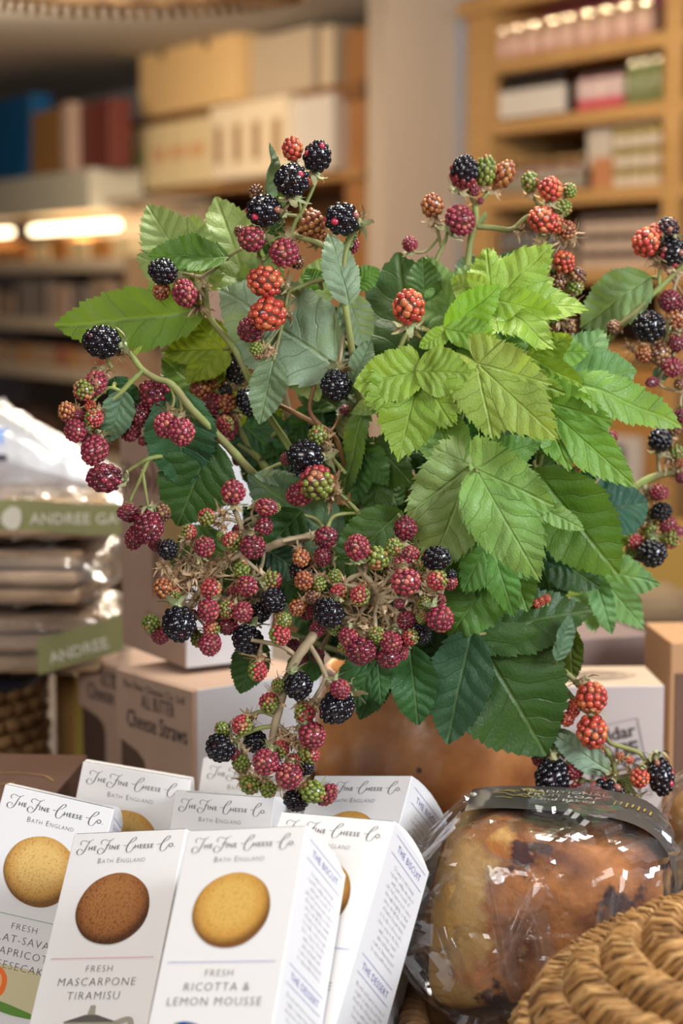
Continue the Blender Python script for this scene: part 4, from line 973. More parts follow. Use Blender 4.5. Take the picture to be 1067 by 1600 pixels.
def mergecol(ms, name):
    vs, fs, cs = [], [], []
    for me in ms:
        b = len(vs); vs += [v_.co.copy() for v_ in me.vertices]; fs += [tuple(b + i for i in p.vertices) for p in me.polygons]
        d = [0.0] * (4 * len(me.vertices)); me.color_attributes['Col'].data.foreach_get('color', d); cs += [d[i * 4:i * 4 + 3] for i in range(len(me.vertices))]
    me = mesh(name, vs, fs, True); colattr(me, cs); return me
lid = link('lid', mergecol(lidc, 'lid'), sg, gbk)
link('lid_core', mesh('lid_core', vs, fs, True), mat('straw_core', (.20, .10, .035), .8), lid)
link('body', mergecol([coil(.122, .010 + .0155 * k, .0085, 20 + k, 'c') for k in range(6)], 'body'), sg, gbk)

# ---- rattan lampshade hanging into the top edge
rs = thing('rattan_lampshade', 'round rattan lampshade whose rim hangs into the top left of the picture', 'lampshade', tuple(P(190, -26, 1.9)))
rm = mat('rattan', (.85, .50, .22), .5, noise=(40, (.40, .20, .07), 1))
vs, fs = [], []
for k in range(9):
    rd = .185 - .012 * k; z = .008 + .016 * k
    tube(vs, fs, [(rd * math.cos(2 * math.pi * i / 40), rd * math.sin(2 * math.pi * i / 40) , z) for i in range(41)], .006, n=6, sub=1)
link('shade_coil', mesh('shade_coil', vs, fs, True), rm, rs)
vs, fs = [], []
for i in range(90):
    a = 2 * math.pi * i / 90; tube(vs, fs, [(.194 * math.cos(a), .194 * math.sin(a), -.006), (.180 * math.cos(a + .03), .180 * math.sin(a + .03), .014)], .0035, n=5)
link('rim_binding', mesh('rim_binding', vs, fs, True), rm, rs)
vs, fs = [], []; tube(vs, fs, [(0, 0, .15), (0, 0, 2.06 - rs.location.z)], .003, n=6); link('cord', mesh('cord', vs, fs), mat('cord_black', (.02, .02, .02), .6), rs)
for q in range(3):
    pass

# ------------------------------------------------------------------ the bramble branches and leafy sprigs in the pot
TYPES = {  # drupelet count, colours [(weight, rgb)], mode
 'K': (52, [(.95, (.004, .004, .008)), (.05, (.035, .004, .010))]),
 'KR': (50, [(.84, (.005, .004, .008)), (.10, (.42, .03, .06)), (.06, (.30, .10, .07))]),
 'KB': (46, [(.55, (.012, .008, .014)), (.25, (.30, .14, .09)), (.20, (.45, .30, .18))]),
 'W': (58, [(.6, (.15, .010, .026)), (.3, (.22, .018, .036)), (.1, (.08, .006, .02))]),
 'C': (56, [(.5, (.29, .030, .052)), (.3, (.21, .018, .042)), (.2, (.40, .10, .075))]),
 'O': (40, [(.5, (.50, .075, .032)), (.3, (.42, .045, .030)), (.2, (.56, .16, .06))]),
 'OB': (40, [(.5, (.34, .10, .035)), (.3, (.42, .17, .05)), (.2, (.26, .06, .03))]),
 'B': (38, [(.5, (.20, .09, .04)), (.3, (.28, .15, .06)), (.2, (.10, .035, .02))]),
 'G': (38, [(.6, (.17, .22, .03)), (.3, (.24, .26, .06)), (.1, (.34, .14, .05))]),
 'M': (54, None), 'KW': (56, None)}
def ico(sub):
    bm = bmesh.new(); bmesh.ops.create_icosphere(bm, subdivisions=sub, radius=1)
    vs = [v.co.copy() for v in bm.verts]; fs = [tuple(v.index for v in f.verts) for f in bm.faces]; bm.free(); return vs, fs
ICO_V, ICO_F = ico(2)
def berry_mesh(kind, seed):
    rr = random.Random(seed * 31 + 5); n = TYPES[kind][0]; cols = TYPES[kind][1]
    n = int(n * rr.uniform(.88, 1.12)); vs, fs, cs = [], [], []
    rd = .5 * math.sqrt(4 / n) * 1.16
    def addball(c, r, col, sq=None):
        b = len(vs); ax = sq or Vector((0, 0, 1))
        for v in ICO_V:
            d = v - ax * v.dot(ax) * .12
            vs.append(c + d * r); cs.append(col)
        for f in ICO_F: fs.append((f[0] + b, f[1] + b, f[2] + b))
    cc_ = (.10, .03, .02) if kind not in ('K', 'KR', 'KW') else (.01, .004, .006)
    if kind in ('G',): cc_ = (.07, .07, .02)
    b = len(vs)
    for v in ICO_V: vs.append(v * (.5 - rd * .45)); cs.append(cc_)
    for f in ICO_F: fs.append((f[0] + b, f[1] + b, f[2] + b))
    ga = math.pi * (3 - math.sqrt(5))
    for i in range(n):
        zz = -0.93 + 1.93 * (i + .5) / n; rad = math.sqrt(max(0, 1 - zz * zz)); a = ga * i + rr.uniform(-.10, .10)
        d = Vector((rad * math.cos(a), rad * math.sin(a), zz + rr.uniform(-.03, .03))).normalized()
        p = Vector((d.x, d.y, d.z)) * (.5 - rd * .58)
        p.x *= 1.0 - .12 * max(0, d.z); p.y *= 1.0 - .12 * max(0, d.z)      # slightly tapering tip
        r = rd * .63 * rr.uniform(.88, 1.10) * (1 - .12 * max(0, d.z))
        if cols:
            t = rr.random(); acc = 0
            for w_, c in cols:
                acc += w_
                if t <= acc: break
        elif kind == 'M':
            t = (d.x + rr.uniform(-.45, .45)) * .5 + .5
            g = (.19, .22, .035); re = (.40, .045, .05); o_ = (.46, .18, .08)
            c = g if t < .38 else (o_ if t < .55 else re)
        else:
            t = d.z + rr.uniform(-.4, .4); c = (.008, .004, .01) if t > -.1 else (.22, .02, .03)
        j = rr.uniform(.82, 1.18); c = (c[0] * j, c[1] * j, c[2] * j)
        addball(p, r, c, d)
        if kind in ('M', 'G', 'C', 'W', 'OB', 'B') and rr.random() < (.85 if kind in ('M', 'G') else .5):   # withered style on the drupelet
            e = p + d * r * .9; t1 = d.cross(Vector((rr.uniform(-1, 1), rr.uniform(-1, 1), rr.uniform(-1, 1)))).normalized()
            f_ = e + d * rr.uniform(.03, .09) + t1 * rr.uniform(.02, .07); s_ = t1.cross(d).normalized() * .007
            b = len(vs); vs.extend([e - s_, e + s_, f_, e + t1 * .008]); cs.extend([(.36, .20, .09)] * 4); fs.extend([(b, b + 1, b + 2), (b + 1, b + 3, b + 2), (b + 3, b, b + 2)])
    me = mesh('blackberry', vs, fs, True); colattr(me, cs); me.materials.append(M['berry']); return me
BERRY = {}
def get_berry(kind, i):
    k = (kind, i % 4)
    if k not in BERRY: BERRY[k] = berry_mesh(kind, sum(map(ord, kind)) + (i % 4) * 7)
    return BERRY[k]
def strip(vs, fs, pts, w0, w1, side):
    b = len(vs); n = len(pts)
    for i, p in enumerate(pts):
        t = (pts[min(i + 1, n - 1)] - pts[max(i - 1, 0)]).normalized(); s_ = side - t * side.dot(t)
        s_ = s_.normalized() if s_.length > 1e-4 else Vector((1, 0, 0)); f = i / (n - 1); wd = (w0 * (1 - f) ** .7 + w1 * f)
        vs += [p + s_ * wd, p - s_ * wd]
    for i in range(n - 1): fs.append((b + 2 * i, b + 2 * i + 1, b + 2 * i + 3, b + 2 * i + 2))
def calyx_mesh(seed, dry):
    """five sepals and a tuft, in the berry's own unit space (berry radius .5, stalk end at z=-.5)"""
    rr = random.Random(seed); vs, fs = [], []
    for k in range(5):
        a = 2 * math.pi * k / 5 + rr.uniform(-.2, .2); d = Vector((math.cos(a), math.sin(a), 0)); sd = Vector((-d.y, d.x, 0)); c = rr.uniform(-.5, .6)
        pts = [Vector((0, 0, -.47)) + d * (.05 + .42 * t) + Vector((0, 0, 1)) * (-.10 * math.sin(t * 3) - c * t * t * .35) + sd * rr.uniform(-.04, .04) * (t > .5) for t in (0, .2, .4, .6, .8, 1.0, 1.15)]
        strip(vs, fs, pts, .13, .015, sd)
    for k in range(16 if dry else 8):
        a = rr.uniform(0, 6.28); d = Vector((math.cos(a), math.sin(a), 0)); q = [Vector((0, 0, -.45)) + d * .12]
        for s_ in range(4): q.append(q[-1] + d * rr.uniform(.04, .09) + Vector((rr.uniform(-.06, .06), rr.uniform(-.06, .06), rr.uniform(-.08, .05))))
        strip(vs, fs, q, .014, .008, Vector((-d.y, d.x, .3)))
    tube(vs, fs, [(0, 0, -.62), (0, 0, -.50), (0, 0, -.40)], .09, .16, n=8, sub=2)
    me = mesh('calyx', vs, fs, True); me.materials.append(M['sepal_dry'] if dry else M['sepal_green']); return me
CAL = {(i, d): calyx_mesh(i, d) for i in range(3) for d in (True, False)}
def tuft_mesh(seed):
    rr = random.Random(seed); vs, fs = [], []
    for k in range(40):
        d = Vector((rr.gauss(0, 1), rr.gauss(0, 1), rr.gauss(0, 1))).normalized(); q = [d * .1]; c = Vector((rr.uniform(-1, 1), rr.uniform(-1, 1), rr.uniform(-1, 1))) * .16
        for s_ in range(5): q.append(q[-1] + d * .095 + c * s_ * .28 + Vector((rr.uniform(-.05, .05), rr.uniform(-.05, .05), rr.uniform(-.05, .05))))
        strip(vs, fs, q, rr.choice((.025, .05, .10, .14)), .012, d.cross(Vector((.3, .5, .8))).normalized())
    me = mesh('dried_flower', vs, fs, True); me.materials.append(M['sepal_dry']); return me
TUFT = [tuft_mesh(i + 50) for i in range(4)]

# ---- leaves
def ovate_w(t): return (max(t, 0) ** .62) * (max(1 - t, 0) ** .90) * 1.96
LOBES = {'L3': [(0, 1.0, .27), (50, .80, .25), (-50, .80, .25)],
         'L5': [(0, 1.0, .25), (44, .86, .23), (-44, .86, .23), (98, .55, .20), (-98, .55, .20)],
         'L3n': [(0, 1.0, .36), (-42, .74, .27), (-84, .40, .2), (16, .60, .2)],
         'L3w': [(0, 1.0, .34), (42, .72, .28), (-42, .72, .28), (88, .42, .2), (-88, .42, .2)]}
def leaf_mesh(kind, L_, W_, seed, fold=.18, droop=.25, wave=.05, twist=0, cup=0):
    rr = random.Random(seed); vs, fs, uvs = [], [], []
    ph = [rr.uniform(0, 6.28) for _ in range(5)]
    def bend(x, y):       # unit leaf space -> bent surface
        z = fold * abs(x) - droop * max(y, 0) ** 2 + cup * (x * x + (y - .5) ** 2)
        z += wave * (math.sin(7 * x + 4 * y + ph[0]) * .5 + math.sin(11 * y + 3 * x + ph[1]) * .35 + math.sin(16 * x - 9 * y + ph[2]) * .15)
        z += wave * .9 * abs(x) * math.sin(19 * y + ph[3])
        xx, yy = x, y
        if twist: a = twist * y; xx, z = x * math.cos(a) - z * math.sin(a), x * math.sin(a) + z * math.cos(a)
        return Vector((xx, yy * (1 - droop * .18 * y), z))
    if kind == 'o':
        nt_ = 19; rows = nt_ * 4; nc = 7; wr = W_ / L_ / 2 / .80
        grid = []
        for i in range(rows + 1):
            t = i / rows; row = []
            for j in range(-nc, nc + 1):
                f = j / nc; saw = ((i % 4) / 4.0) if i < rows else 0; big = (((i // 4) % 3) / 3.0)
                edge = abs(f) ** 8
                wid = ovate_w(t) * wr * (1 + .02 * math.sin(t * 23 + ph[4]))
                x = f * wid + math.copysign(edge * (.028 * saw + .018 * big) * min(1, 6 * (1 - t)) * min(1, t * 8), f)
                y = t - .16 * abs(f) * (1 - t) * t * 0 + edge * .012 * saw - .05 * abs(f) * max(0, .18 - t) * 3
                row.append(len(vs)); vs.append(bend(x, y)); uvs.append((t, f * wid))
            grid.append(row)
        for i in range(rows):
            for j in range(2 * nc): fs.append((grid[i][j], grid[i][j + 1], grid[i + 1][j + 1], grid[i + 1][j]))
    else:
        lobes = [(R(a + rr.uniform(-5, 5)), l * rr.uniform(.92, 1.06), w_) for a, l, w_ in LOBES[kind]]
        wf = 1.0
        def half(t, w_): return w_ * 2.95 * (max(t, 0) ** .58) * (max(1 - t, 0) ** .92) if 0 <= t <= 1 else 0
        NA = 420; outline = []
        for i in range(NA + 1):
            th = -math.pi * .965 + 2 * math.pi * .965 * i / NA; best = .06; bl = 0
            for li, (a, l, w_) in enumerate(lobes):
                ph_ = (th - a + math.pi) % (2 * math.pi) - math.pi
                if abs(ph_) > 1.45: continue
                r = l * 1.0
                while r > .05:
                    if abs(r * math.sin(ph_)) < half(r * math.cos(ph_) / l, w_): break
                    r -= .012
                if r > best: best = r; bl = li
            outline.append([th, best, bl])
        # arc length driven teeth
        acc = 0; pts = []
        for i, (th, r, bl) in enumerate(outline):
            p = Vector((r * math.sin(th), r * math.cos(th)))
            if i: acc += (p - pts[-1]).length
            a = lobes[bl][0]; sgn = 1
            tooth = .65 * ((acc * 9) % 1.0) + .35 * ((acc * 27) % 1.0)
            # teeth lean towards the lobe tip: rising side before the tip, falling after
            before = ((th - a + math.pi) % (2 * math.pi) - math.pi) < 0
            k = tooth if before else 1 - tooth
            pts.append(p); outline[i].append(.085 * k * min(1, r * 2.0))
        NRg = 9; rings = []
        for q in range(NRg + 1):
            f = (q / NRg) ** .85; ring = []
            for th, r, bl, tt in outline:
                rad = f * r + (tt if q == NRg else (tt * .25 if q == NRg - 1 else 0))
                x = rad * math.sin(th) * W_ / L_ * .80; y = rad * math.cos(th)
                a = lobes[bl][0]; d = (th - a + math.pi) % (2 * math.pi) - math.pi
                ring.append(len(vs)); vs.append(bend(x, y) + Vector((0, 0, fold * .35 * rad * (abs(math.sin(d)) * 1.2))))
                uvs.append((rad * math.cos(d) + .37 * bl, rad * math.sin(d)))
            rings.append(ring)
        for q in range(NRg):
            for i in range(NA): fs.append((rings[q][i], rings[q][i + 1], rings[q + 1][i + 1], rings[q + 1][i]))
    me = bpy.data.meshes.new('leaf'); me.from_pydata([tuple(v * L_) for v in vs], [], fs); me.update()
    for p in me.polygons: p.use_smooth = True
    ul = me.uv_layers.new(name='UVMap'); d = []
    for l in me.loops: d += uvs[l.vertex_index]
    ul.data.foreach_set('uv', d); me.materials.append(M['leaf']); return me

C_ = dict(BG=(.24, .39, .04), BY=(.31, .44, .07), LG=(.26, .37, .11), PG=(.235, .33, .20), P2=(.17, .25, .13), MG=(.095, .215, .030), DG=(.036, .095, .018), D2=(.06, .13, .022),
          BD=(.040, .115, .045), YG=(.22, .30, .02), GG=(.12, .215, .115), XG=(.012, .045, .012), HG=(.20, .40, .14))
POT = Vector((PX, PY, TZ + .16))
class Branch:
    def __init__(s, key, label, Y, kind='bramble_branch', cat='branch', group='cut branches in the terracotta pot'):
        s.root = thing(kind, label, cat, tuple(POT), 0, group); s.Y = Y; s.sv = {}; s.anch = []; s.n = 0; s.key = key
    def pt(s, p):
        if len(p) == 2: return P(p[0], p[1], s.Y)
        return P(p[0], p[1], s.Y + p[2])
    def stem(s, pts, r, r2=None, m='green', pot=False, wob=.15):
        """pts in picture coordinates with an optional depth offset; the branch's cut end goes down into the pot"""
        q = [s.pt(p) for p in pts]
        if pot:
            e = q[0]; q = [Vector((PX + (e.x - PX) * .25, PY + (e.y - PY) * .3, TZ + .02)), Vector((PX + (e.x - PX) * .42, PY + (e.y - PY) * .5, TZ + .175))] + q
        vs, fs = s.sv.setdefault(m, ([], []))
        tube(vs, fs, q, r, r2 if r2 else r * .8, n=7, sub=6, wob=wob)
        path = catmull(q, 6) if len(q) > 2 else q
        s.anch += [(p, m) for p in (path[10:] if pot else path)]
    def near(s, p):
        best = None
        for q, m in s.anch:
            d = (q - p).length
            if best is None or d < best[0]: best = (d, q, m)
        return best
    def berry(s, kind, x, y, w_, h=None, dz=0, ang=None, dry=None, cal=True, tilt=.45):
        h = h or w_ * 1.06; Y = s.Y + dz - .004; k = pm(x, y, Y) * 1.09; c = P(x, y, Y)
        nb = s.near(c)
        if ang is not None: d = Vector((math.cos(R(ang)), 0, -math.sin(R(ang))))
        else:
            d = (c - nb[1]) if nb else Vector((0, 0, -1)); d = Vector((d.x, d.y * .4, d.z)); d = d.normalized() if d.length > 1e-6 else Vector((0, 0, -1))
        d = (d + Vector((0, -tilt, 0))).normalized()
        s.n += 1; me = get_berry(kind, s.n + int(x)); o_ = bpy.data.objects.new('blackberry', me); COL.objects.link(o_); o_.parent = s.root
        # picture height belongs to the axis when the axis is upright, to the width when it lies flat
        up = abs(d.z) > abs(d.x); wr, lr = (w_, h) if up else (h, w_)
        o_.location = c - POT; o_.rotation_mode = 'QUATERNION'
        o_.rotation_quaternion = d.to_track_quat('Z', 'Y') @ Quaternion((0, 0, 1), random.uniform(0, 6.28))
        if kind == 'M': o_.rotation_quaternion = d.to_track_quat('Z', 'Y') @ Quaternion((0, 0, 1), random.choice((-.4, .5, 2.4, 3.6)))
        o_.scale = (wr * k, wr * k, lr * k)
        dr = dry if dry is not None else (kind in ('M', 'G', 'B', 'OB'))
        if cal:
            cl = bpy.data.objects.new('calyx', CAL[(s.n % 3, bool(dr))]); COL.objects.link(cl); cl.parent = o_
        if nb:
            base = c - d * lr * k * .52; dist = (nb[1] - base).length
            if dist > .002:
                mid = (nb[1] + base) / 2 + Vector((random.uniform(-.1, .1), .12, -.10)) * dist * .7 - d * dist * .15
                vs, fs = s.sv.setdefault(nb[2], ([], [])); tube(vs, fs, [nb[1], mid, base + d * .0004], .0009, .0007, n=5, sub=4)
    def tuft(s, x, y, w_, dz=0):
        o_ = bpy.data.objects.new('dried_flower', random.choice(TUFT)); COL.objects.link(o_); o_.parent = s.root
        k = pm(x, y, s.Y + dz) * w_; o_.location = P(x, y, s.Y + dz) - POT; o_.scale = (k, k, k); o_.rotation_euler = (random.uniform(0, 6), random.uniform(0, 6), random.uniform(0, 6))
    def leaf(s, kind, b, t, wpx, col, roll=0, fold=.18, droop=.14, wave=.06, dz=(0, 0), twist=0, stalk=True, cup=0, vcol=None):
        B = P(b[0], b[1], s.Y + dz[0]); T = P(t[0], t[1], s.Y + dz[1]); ax = T - B; L_ = ax.length; ax.normalize()
        k = pm((b[0] + t[0]) / 2, (b[1] + t[1]) / 2, s.Y + (dz[0] + dz[1]) / 2)
        s.n += 1
        me = leaf_mesh(kind, L_ * (1 + .06 * droop), wpx * k / max(.35, math.cos(R(roll))), s.n * 17 + int(b[0]), fold, droop, wave, twist, cup)
        view = ((B + T) / 2 - Vector((0, 0, CAMZ))).normalized(); nn = -view; nn = (nn - ax * nn.dot(ax)).normalized(); nn = Quaternion(ax, R(roll)) @ nn
        xx = ax.cross(nn).normalized()
        mtx = Matrix((xx, ax, nn)).transposed().to_4x4()
        o_ = bpy.data.objects.new('leaf', me); COL.objects.link(o_); o_.parent = s.root
        o_.rotation_mode = 'QUATERNION'; o_.rotation_quaternion = mtx.to_quaternion(); o_.location = B - POT
        c = C_[col] if isinstance(col, str) else col; j = random.uniform(.92, 1.08); o_.color = (c[0] * j, c[1] * j, c[2] * j, 1)
        if stalk:
            nb = s.near(B)
            if nb and (nb[1] - B).length > .003 and (nb[1] - B).length < .09:
                mid = (nb[1] + B) / 2 - ax * .25 * (nb[1] - B).length * .5 + Vector((0, .006, 0)); vs, fs = s.sv.setdefault('green', ([], [])); tube(vs, fs, [nb[1], mid, B + ax * L_ * .03], .0013, .0009, n=6, sub=5)
        return o_
    def done(s):
        for m, (vs, fs) in s.sv.items():
            if vs: link('stem', mesh('stem', [v - POT for v in vs], fs, True), M['stem_' + m], s.root)
def berries(br, txt, **kw):
    for r in txt.strip().split(';'):
        r = r.split()
        if not r: continue
        k, x, y, w_ = r[0], float(r[1]), float(r[2]), float(r[3]); a = dict(kw)
        for q in r[4:]:
            if q[0] == 'h': a['h'] = float(q[1:])
            elif q[0] == 'a': a['ang'] = float(q[1:])
            elif q[0] == 'z': a['dz'] = float(q[1:])
            elif q[0] == 'n': a['cal'] = False
            elif q[0] == 'd': a['dry'] = True
        br.berry(k, x, y, w_, **a)

# A: tall spray, top centre-left (angles: 0 = right, 90 = down)
A_ = Branch('A', 'tall bramble branch with black and orange berries rising highest, left of centre', 1.0)
A_.stem([(590, 850, .05), (572, 690, .03), (556, 590, .01), (543, 500), (528, 430), (506, 386), (470, 371), (455, 366)], .0026, .0013, pot=True)
A_.stem([(452, 372), (462, 345), (472, 330), (484, 305), (496, 278)], .0013, .0009)
A_.stem([(470, 333), (466, 310), (458, 304)], .0011); A_.stem([(470, 338), (448, 336), (437, 336)], .0010)
A_.stem([(543, 500), (538, 440), (540, 395), (556, 360), (572, 345)], .0016, .0009)
A_.stem([(528, 430), (492, 440), (463, 450), (450, 458), (446, 480)], .0013, .0009)
A_.stem([(455, 367), (420, 378), (404, 392), (410, 418)], .0012, .0008)
A_.stem([(455, 367), (447, 378), (444, 384)], .0010)
berries(A_, 'O 457 232 33 h40 a-95; KR 496 244 43 h52 a-75; KR 456 281 55 h52 a-90 z-.012; B 400 300 24 a200 z.01; KR 411.7 329 58 h50 a185 z-.01; KR 534 342 58 h51 a190 z-.004; OB 484 348 46 h46 a-60 z.012; OB 497 368 28 z.014; C 392.6 373 42 h42 a170 z-.008; B 374 361 18 z.004; C 444 396 46 h46 a100 z-.008; B 464 409 24 z.006; C 551 384 17 h28 z.012; O 413.4 439.6 58 h50 a190 z-.010; O 418 491 60 h53 a175 z-.014; W 391 515 42 h40 a150; G 400 545 22 a90; B 404 556 14')
A_.tuft(446, 455, 22, .004); A_.tuft(455, 371, 18); A_.tuft(500, 360, 30, .012); A_.tuft(455, 284, 24, -.02); A_.tuft(420, 548, 22)
A_.leaf('o', (414, 312), (433, 224), 26, 'P2', roll=50, fold=.6, dz=(.008, .006)); A_.leaf('o', (425, 330), (446, 262), 40, 'D2', dz=(.016, .012))
A_.leaf('o', (418, 400), (440, 330), 34, 'DG', dz=(.02, .02))
A_.leaf('o', (400, 480), (332, 296), 118, 'LG', dz=(.03, .045), wave=.06)
A_.leaf('o', (528, 572), (340, 448), 172, 'PG', dz=(.0, .008), fold=-.10, droop=.1, wave=.07, roll=8)
A_.leaf('o', (440, 480), (498, 630), 110, 'PG', dz=(.010, .008), wave=.06)
A_.leaf('o', (428, 560), (405, 664), 62, 'P2', dz=(.0, -.004))
A_.leaf('o', (544, 474), (517, 360), 62, 'PG', dz=(-.004, -.004), fold=.10, roll=12); A_.leaf('o', (543, 460), (574, 548), 62, 'PG', dz=(.004, .006), roll=-10)
A_.leaf('o', (552, 596), (580, 528), 40, 'P2', dz=(.0, .004)); A_.leaf('o', (550, 446), (594, 420), 44, 'MG', dz=(.03, .03)); A_.leaf('o', (528, 524), (495, 470), 52, 'DG', dz=(.02, .02))
A_.leaf('o', (540, 392), (558, 352), 16, 'D2', dz=(.003, .006)); A_.leaf('o', (478, 470), (530, 400), 70, 'LG', dz=(.03, .03)); A_.leaf('o', (380, 470), (440, 400), 80, 'LG', dz=(.035, .035))
A_.leaf('o', (500, 450), (478, 420), 40, 'MG', dz=(.02, .02))
A_.done()
# B: far left reach
B_ = Branch('B', 'bramble branch reaching far left with one long leaf and three clustered berries', 1.01)
B_.stem([(480, 760, .04), (420, 650, .02), (388, 590), (366, 545), (342, 515), (326, 492), (318, 460)], .0024, .0014, pot=True)
B_.stem([(326, 492), (322, 440), (336, 420), (352, 404), (378, 388)], .0014, .0010); B_.stem([(336, 420), (315, 432), (300, 430), (278, 426)], .0012, .0008, m='tan'); B_.stem([(325, 432), (306, 452), (296, 462)], .0012, m='tan')
berries(B_, 'K 254 424 47 h41 a200 z-.006; OB 252 455 28 a100; C 288 458 38 h45 a160 z-.008')
B_.tuft(306, 455, 30); B_.tuft(312, 480, 30); B_.tuft(300, 472, 22); B_.tuft(318, 445, 22)
B_.leaf('L3w', (302, 436), (216, 316), 150, 'LG', dz=(.02, .03), wave=.05, fold=.1)
B_.leaf('o', (354, 404), (228, 390), 60, 'MG', dz=(-.004, -.006), roll=28, fold=.3)
B_.leaf('o', (318, 482), (74, 520), 104, (.15, .27, .045), dz=(.006, .012), roll=-14, fold=.12, wave=.035)
B_.leaf('L3', (352, 545), (243, 545), 105, 'YG', dz=(.02, .03), roll=10); B_.leaf('o', (348, 560), (300, 600), 60, 'YG', dz=(.025, .03))
B_.leaf('o', (350, 640), (248, 556), 82, (.10, .19, .02), dz=(.03, .035)); B_.leaf('o', (372, 690), (310, 590), 90, 'YG', dz=(.045, .045))
B_.done()
# C: arching left
Cb = Branch('C', 'bramble branch arching down at the far left with a paired crimson berry', .985)
Cb.stem([(560, 960, .10), (480, 830, .06), (400, 745, .03), (340, 680, .012), (300, 640), (277, 610), (262, 597), (243, 591), (222, 577), (205, 555), (196, 548)], .0028, .0014, pot=True)
Cb.stem([(224, 578), (205, 596), (190, 612), (172, 628), (163, 650), (160, 674)], .0016, .0010); Cb.stem([(272, 606), (282, 622), (284, 642)], .0015); Cb.stem([(266, 603), (272, 622), (268, 640)], .0010)
Cb.stem([(190, 612), (170, 606), (150, 622)], .0010); Cb.stem([(175, 575), (168, 562), (176, 548)], .0010)
Cb.stem([(330, 704, .06), (290, 710, .045), (262, 712, .018), (234, 716), (215, 726), (196, 738)], .0015, .0010); Cb.stem([(232, 717), (220, 745), (206, 775), (200, 792)], .0012, .0008); Cb.stem([(222, 733), (227, 765), (232, 798)], .0010)
berries(Cb, 'K 158.7 533.7 60 h52 a190 z-.006; C 149.7 599 35 h42 a110; M 130 610 32 a150 z-.006; OB 104 644 27 h33 a170; W 123 651 22 n; M 146.5 654 29 a120 z-.006; O 141 634 18 n; C 117 673 35 a170 z-.008; C 147.5 703.5 42 h50 a110 z-.006; W 242 618 54 h48 a120 z.014; W 219.5 650 36 z.014; W 204 673 33 z.014; W 223 689 15 n z.014; C 259 665 39 h42 a110 z-.012; C 283.5 675 41 h45 a85 z-.016; W 162.7 747 58 h46 a185 z-.006; W 202 802 40 h28 a190; B 253 802 29 a20; W 232.5 824 45 h54 a90 z-.010; W 211 839.5 31 h42 a110; W 243 851 22 n z.004')
for x, y, s_ in ((186, 552, 24), (200, 790, 22), (160, 690, 20), (165, 580, 16), (272, 647, 20)): Cb.tuft(x, y, s_)
Cb.leaf('o', (208, 556), (222, 540), 8, 'BY'); Cb.leaf('o', (193, 612), (170, 693), 58, 'GG', dz=(0, -.004), fold=.14, roll=-8)
Cb.leaf('o', (180, 600), (214, 650), 56, 'BD', dz=(.01, .012)); Cb.leaf('o', (168, 612), (200, 590), 30, 'BD', dz=(.012, .012))
Cb.leaf('o', (276, 612), (290, 770), 122, 'BD', dz=(.004, .010), wave=.03, fold=.10); Cb.leaf('o', (330, 690), (275, 828), 132, 'DG', dz=(.012, .016), fold=.12, wave=.03)
Cb.done()
# D: dark cluster
D_ = Branch('D', 'bramble twig with a dark mixed cluster of dried berries left of centre', 1.045)
D_.stem([(520, 870, .04), (440, 770, .02), (400, 715), (366, 690), (340, 660), (352, 620), (362, 600)], .0022, .0012, pot=True)
D_.stem([(360, 600), (352, 588), (345, 575), (372, 550)], .0012); D_.stem([(350, 640), (372, 618), (392, 602)], .0012)
berries(D_, 'K 331 559 44 h46 a170; K 369.6 576 36 h52 a80; OB 338 591 31 a100; OB 314.5 606 36 a180; W 330 631 38; K 352 610 20 n; OB 352 630 33; K 386 629 32 h48 a70; C 348 667 50 h44; M 352 663 26 z-.012; OB 335 676 30; W 372 718 20 n')
for x, y, s_ in ((345, 572, 20), (358, 612, 20), (366, 650, 22)): D_.tuft(x, y, s_)
D_.leaf('L3', (384, 668), (458, 742), 96, 'BD', dz=(.0, .0)); D_.leaf('o', (372, 690), (440, 770), 50, 'D2', dz=(.01, .01)); D_.leaf('L3', (400, 640), (450, 600), 70, 'YG', dz=(.04, .04)); D_.leaf('o', (420, 760), (380, 700), 60, 'DG', dz=(.03, .03))
D_.done()
# E: centre singles
E_ = Branch('E', 'bramble branch at the bouquet heart with a black berry above an orange-green one', 1.005)
E_.stem([(600, 950, .06), (560, 800, .03), (536, 720, .01), (520, 680, .006), (470, 650, .01), (426, 628, .015)], .0018, .0014, m='brown', pot=True)
E_.stem([(500, 665), (484, 640), (492, 600)], .0014, m='brown'); E_.stem([(536, 464), (541, 500), (534, 545), (528, 582)], .0012, .0009, m='tan')
E_.stem([(540, 740), (524, 722), (512, 712)], .0012); E_.stem([(560, 800), (540, 780), (525, 768)], .0012)
E_.stem([(478, 790, .05), (462, 700, .05), (440, 600, .05)], .0030, m='tan'); E_.stem([(440, 760, .04), (385, 690, .04), (350, 620, .04)], .0024, m='green'); E_.stem([(500, 790, .05), (486, 690, .05), (482, 600, .05)], .0022, m='green')
berries(E_, 'K 525 603 48 h50 a95 z-.006; G 496 680 30 h32 a200; K 477 713 60 h52 a185 z-.008; M 494 753.5 54 h54 a190 z-.016; C 468 772 46 h38 a170 z-.006; W 447 717 20 n; K 462 745 30 n z.01; W 538 640 16 z.02')
for x, y, s_ in ((530, 578, 26), (512, 700, 26), (520, 775, 34), (512, 755, 26)): E_.tuft(x, y, s_, -.004)
E_.leaf('o', (530, 846), (386, 746), 118, 'GG', dz=(.006, -.004), fold=.16, roll=-10); E_.leaf('o', (400, 742), (478, 752), 26, 'PG', dz=(.0, .0))
E_.leaf('o', (574, 628), (524, 785), 40, (.13, .24, .05), dz=(.0, .008), roll=20); E_.leaf('o', (545, 690), (552, 620), 52, (.15, .16, .07), dz=(.02, .02))
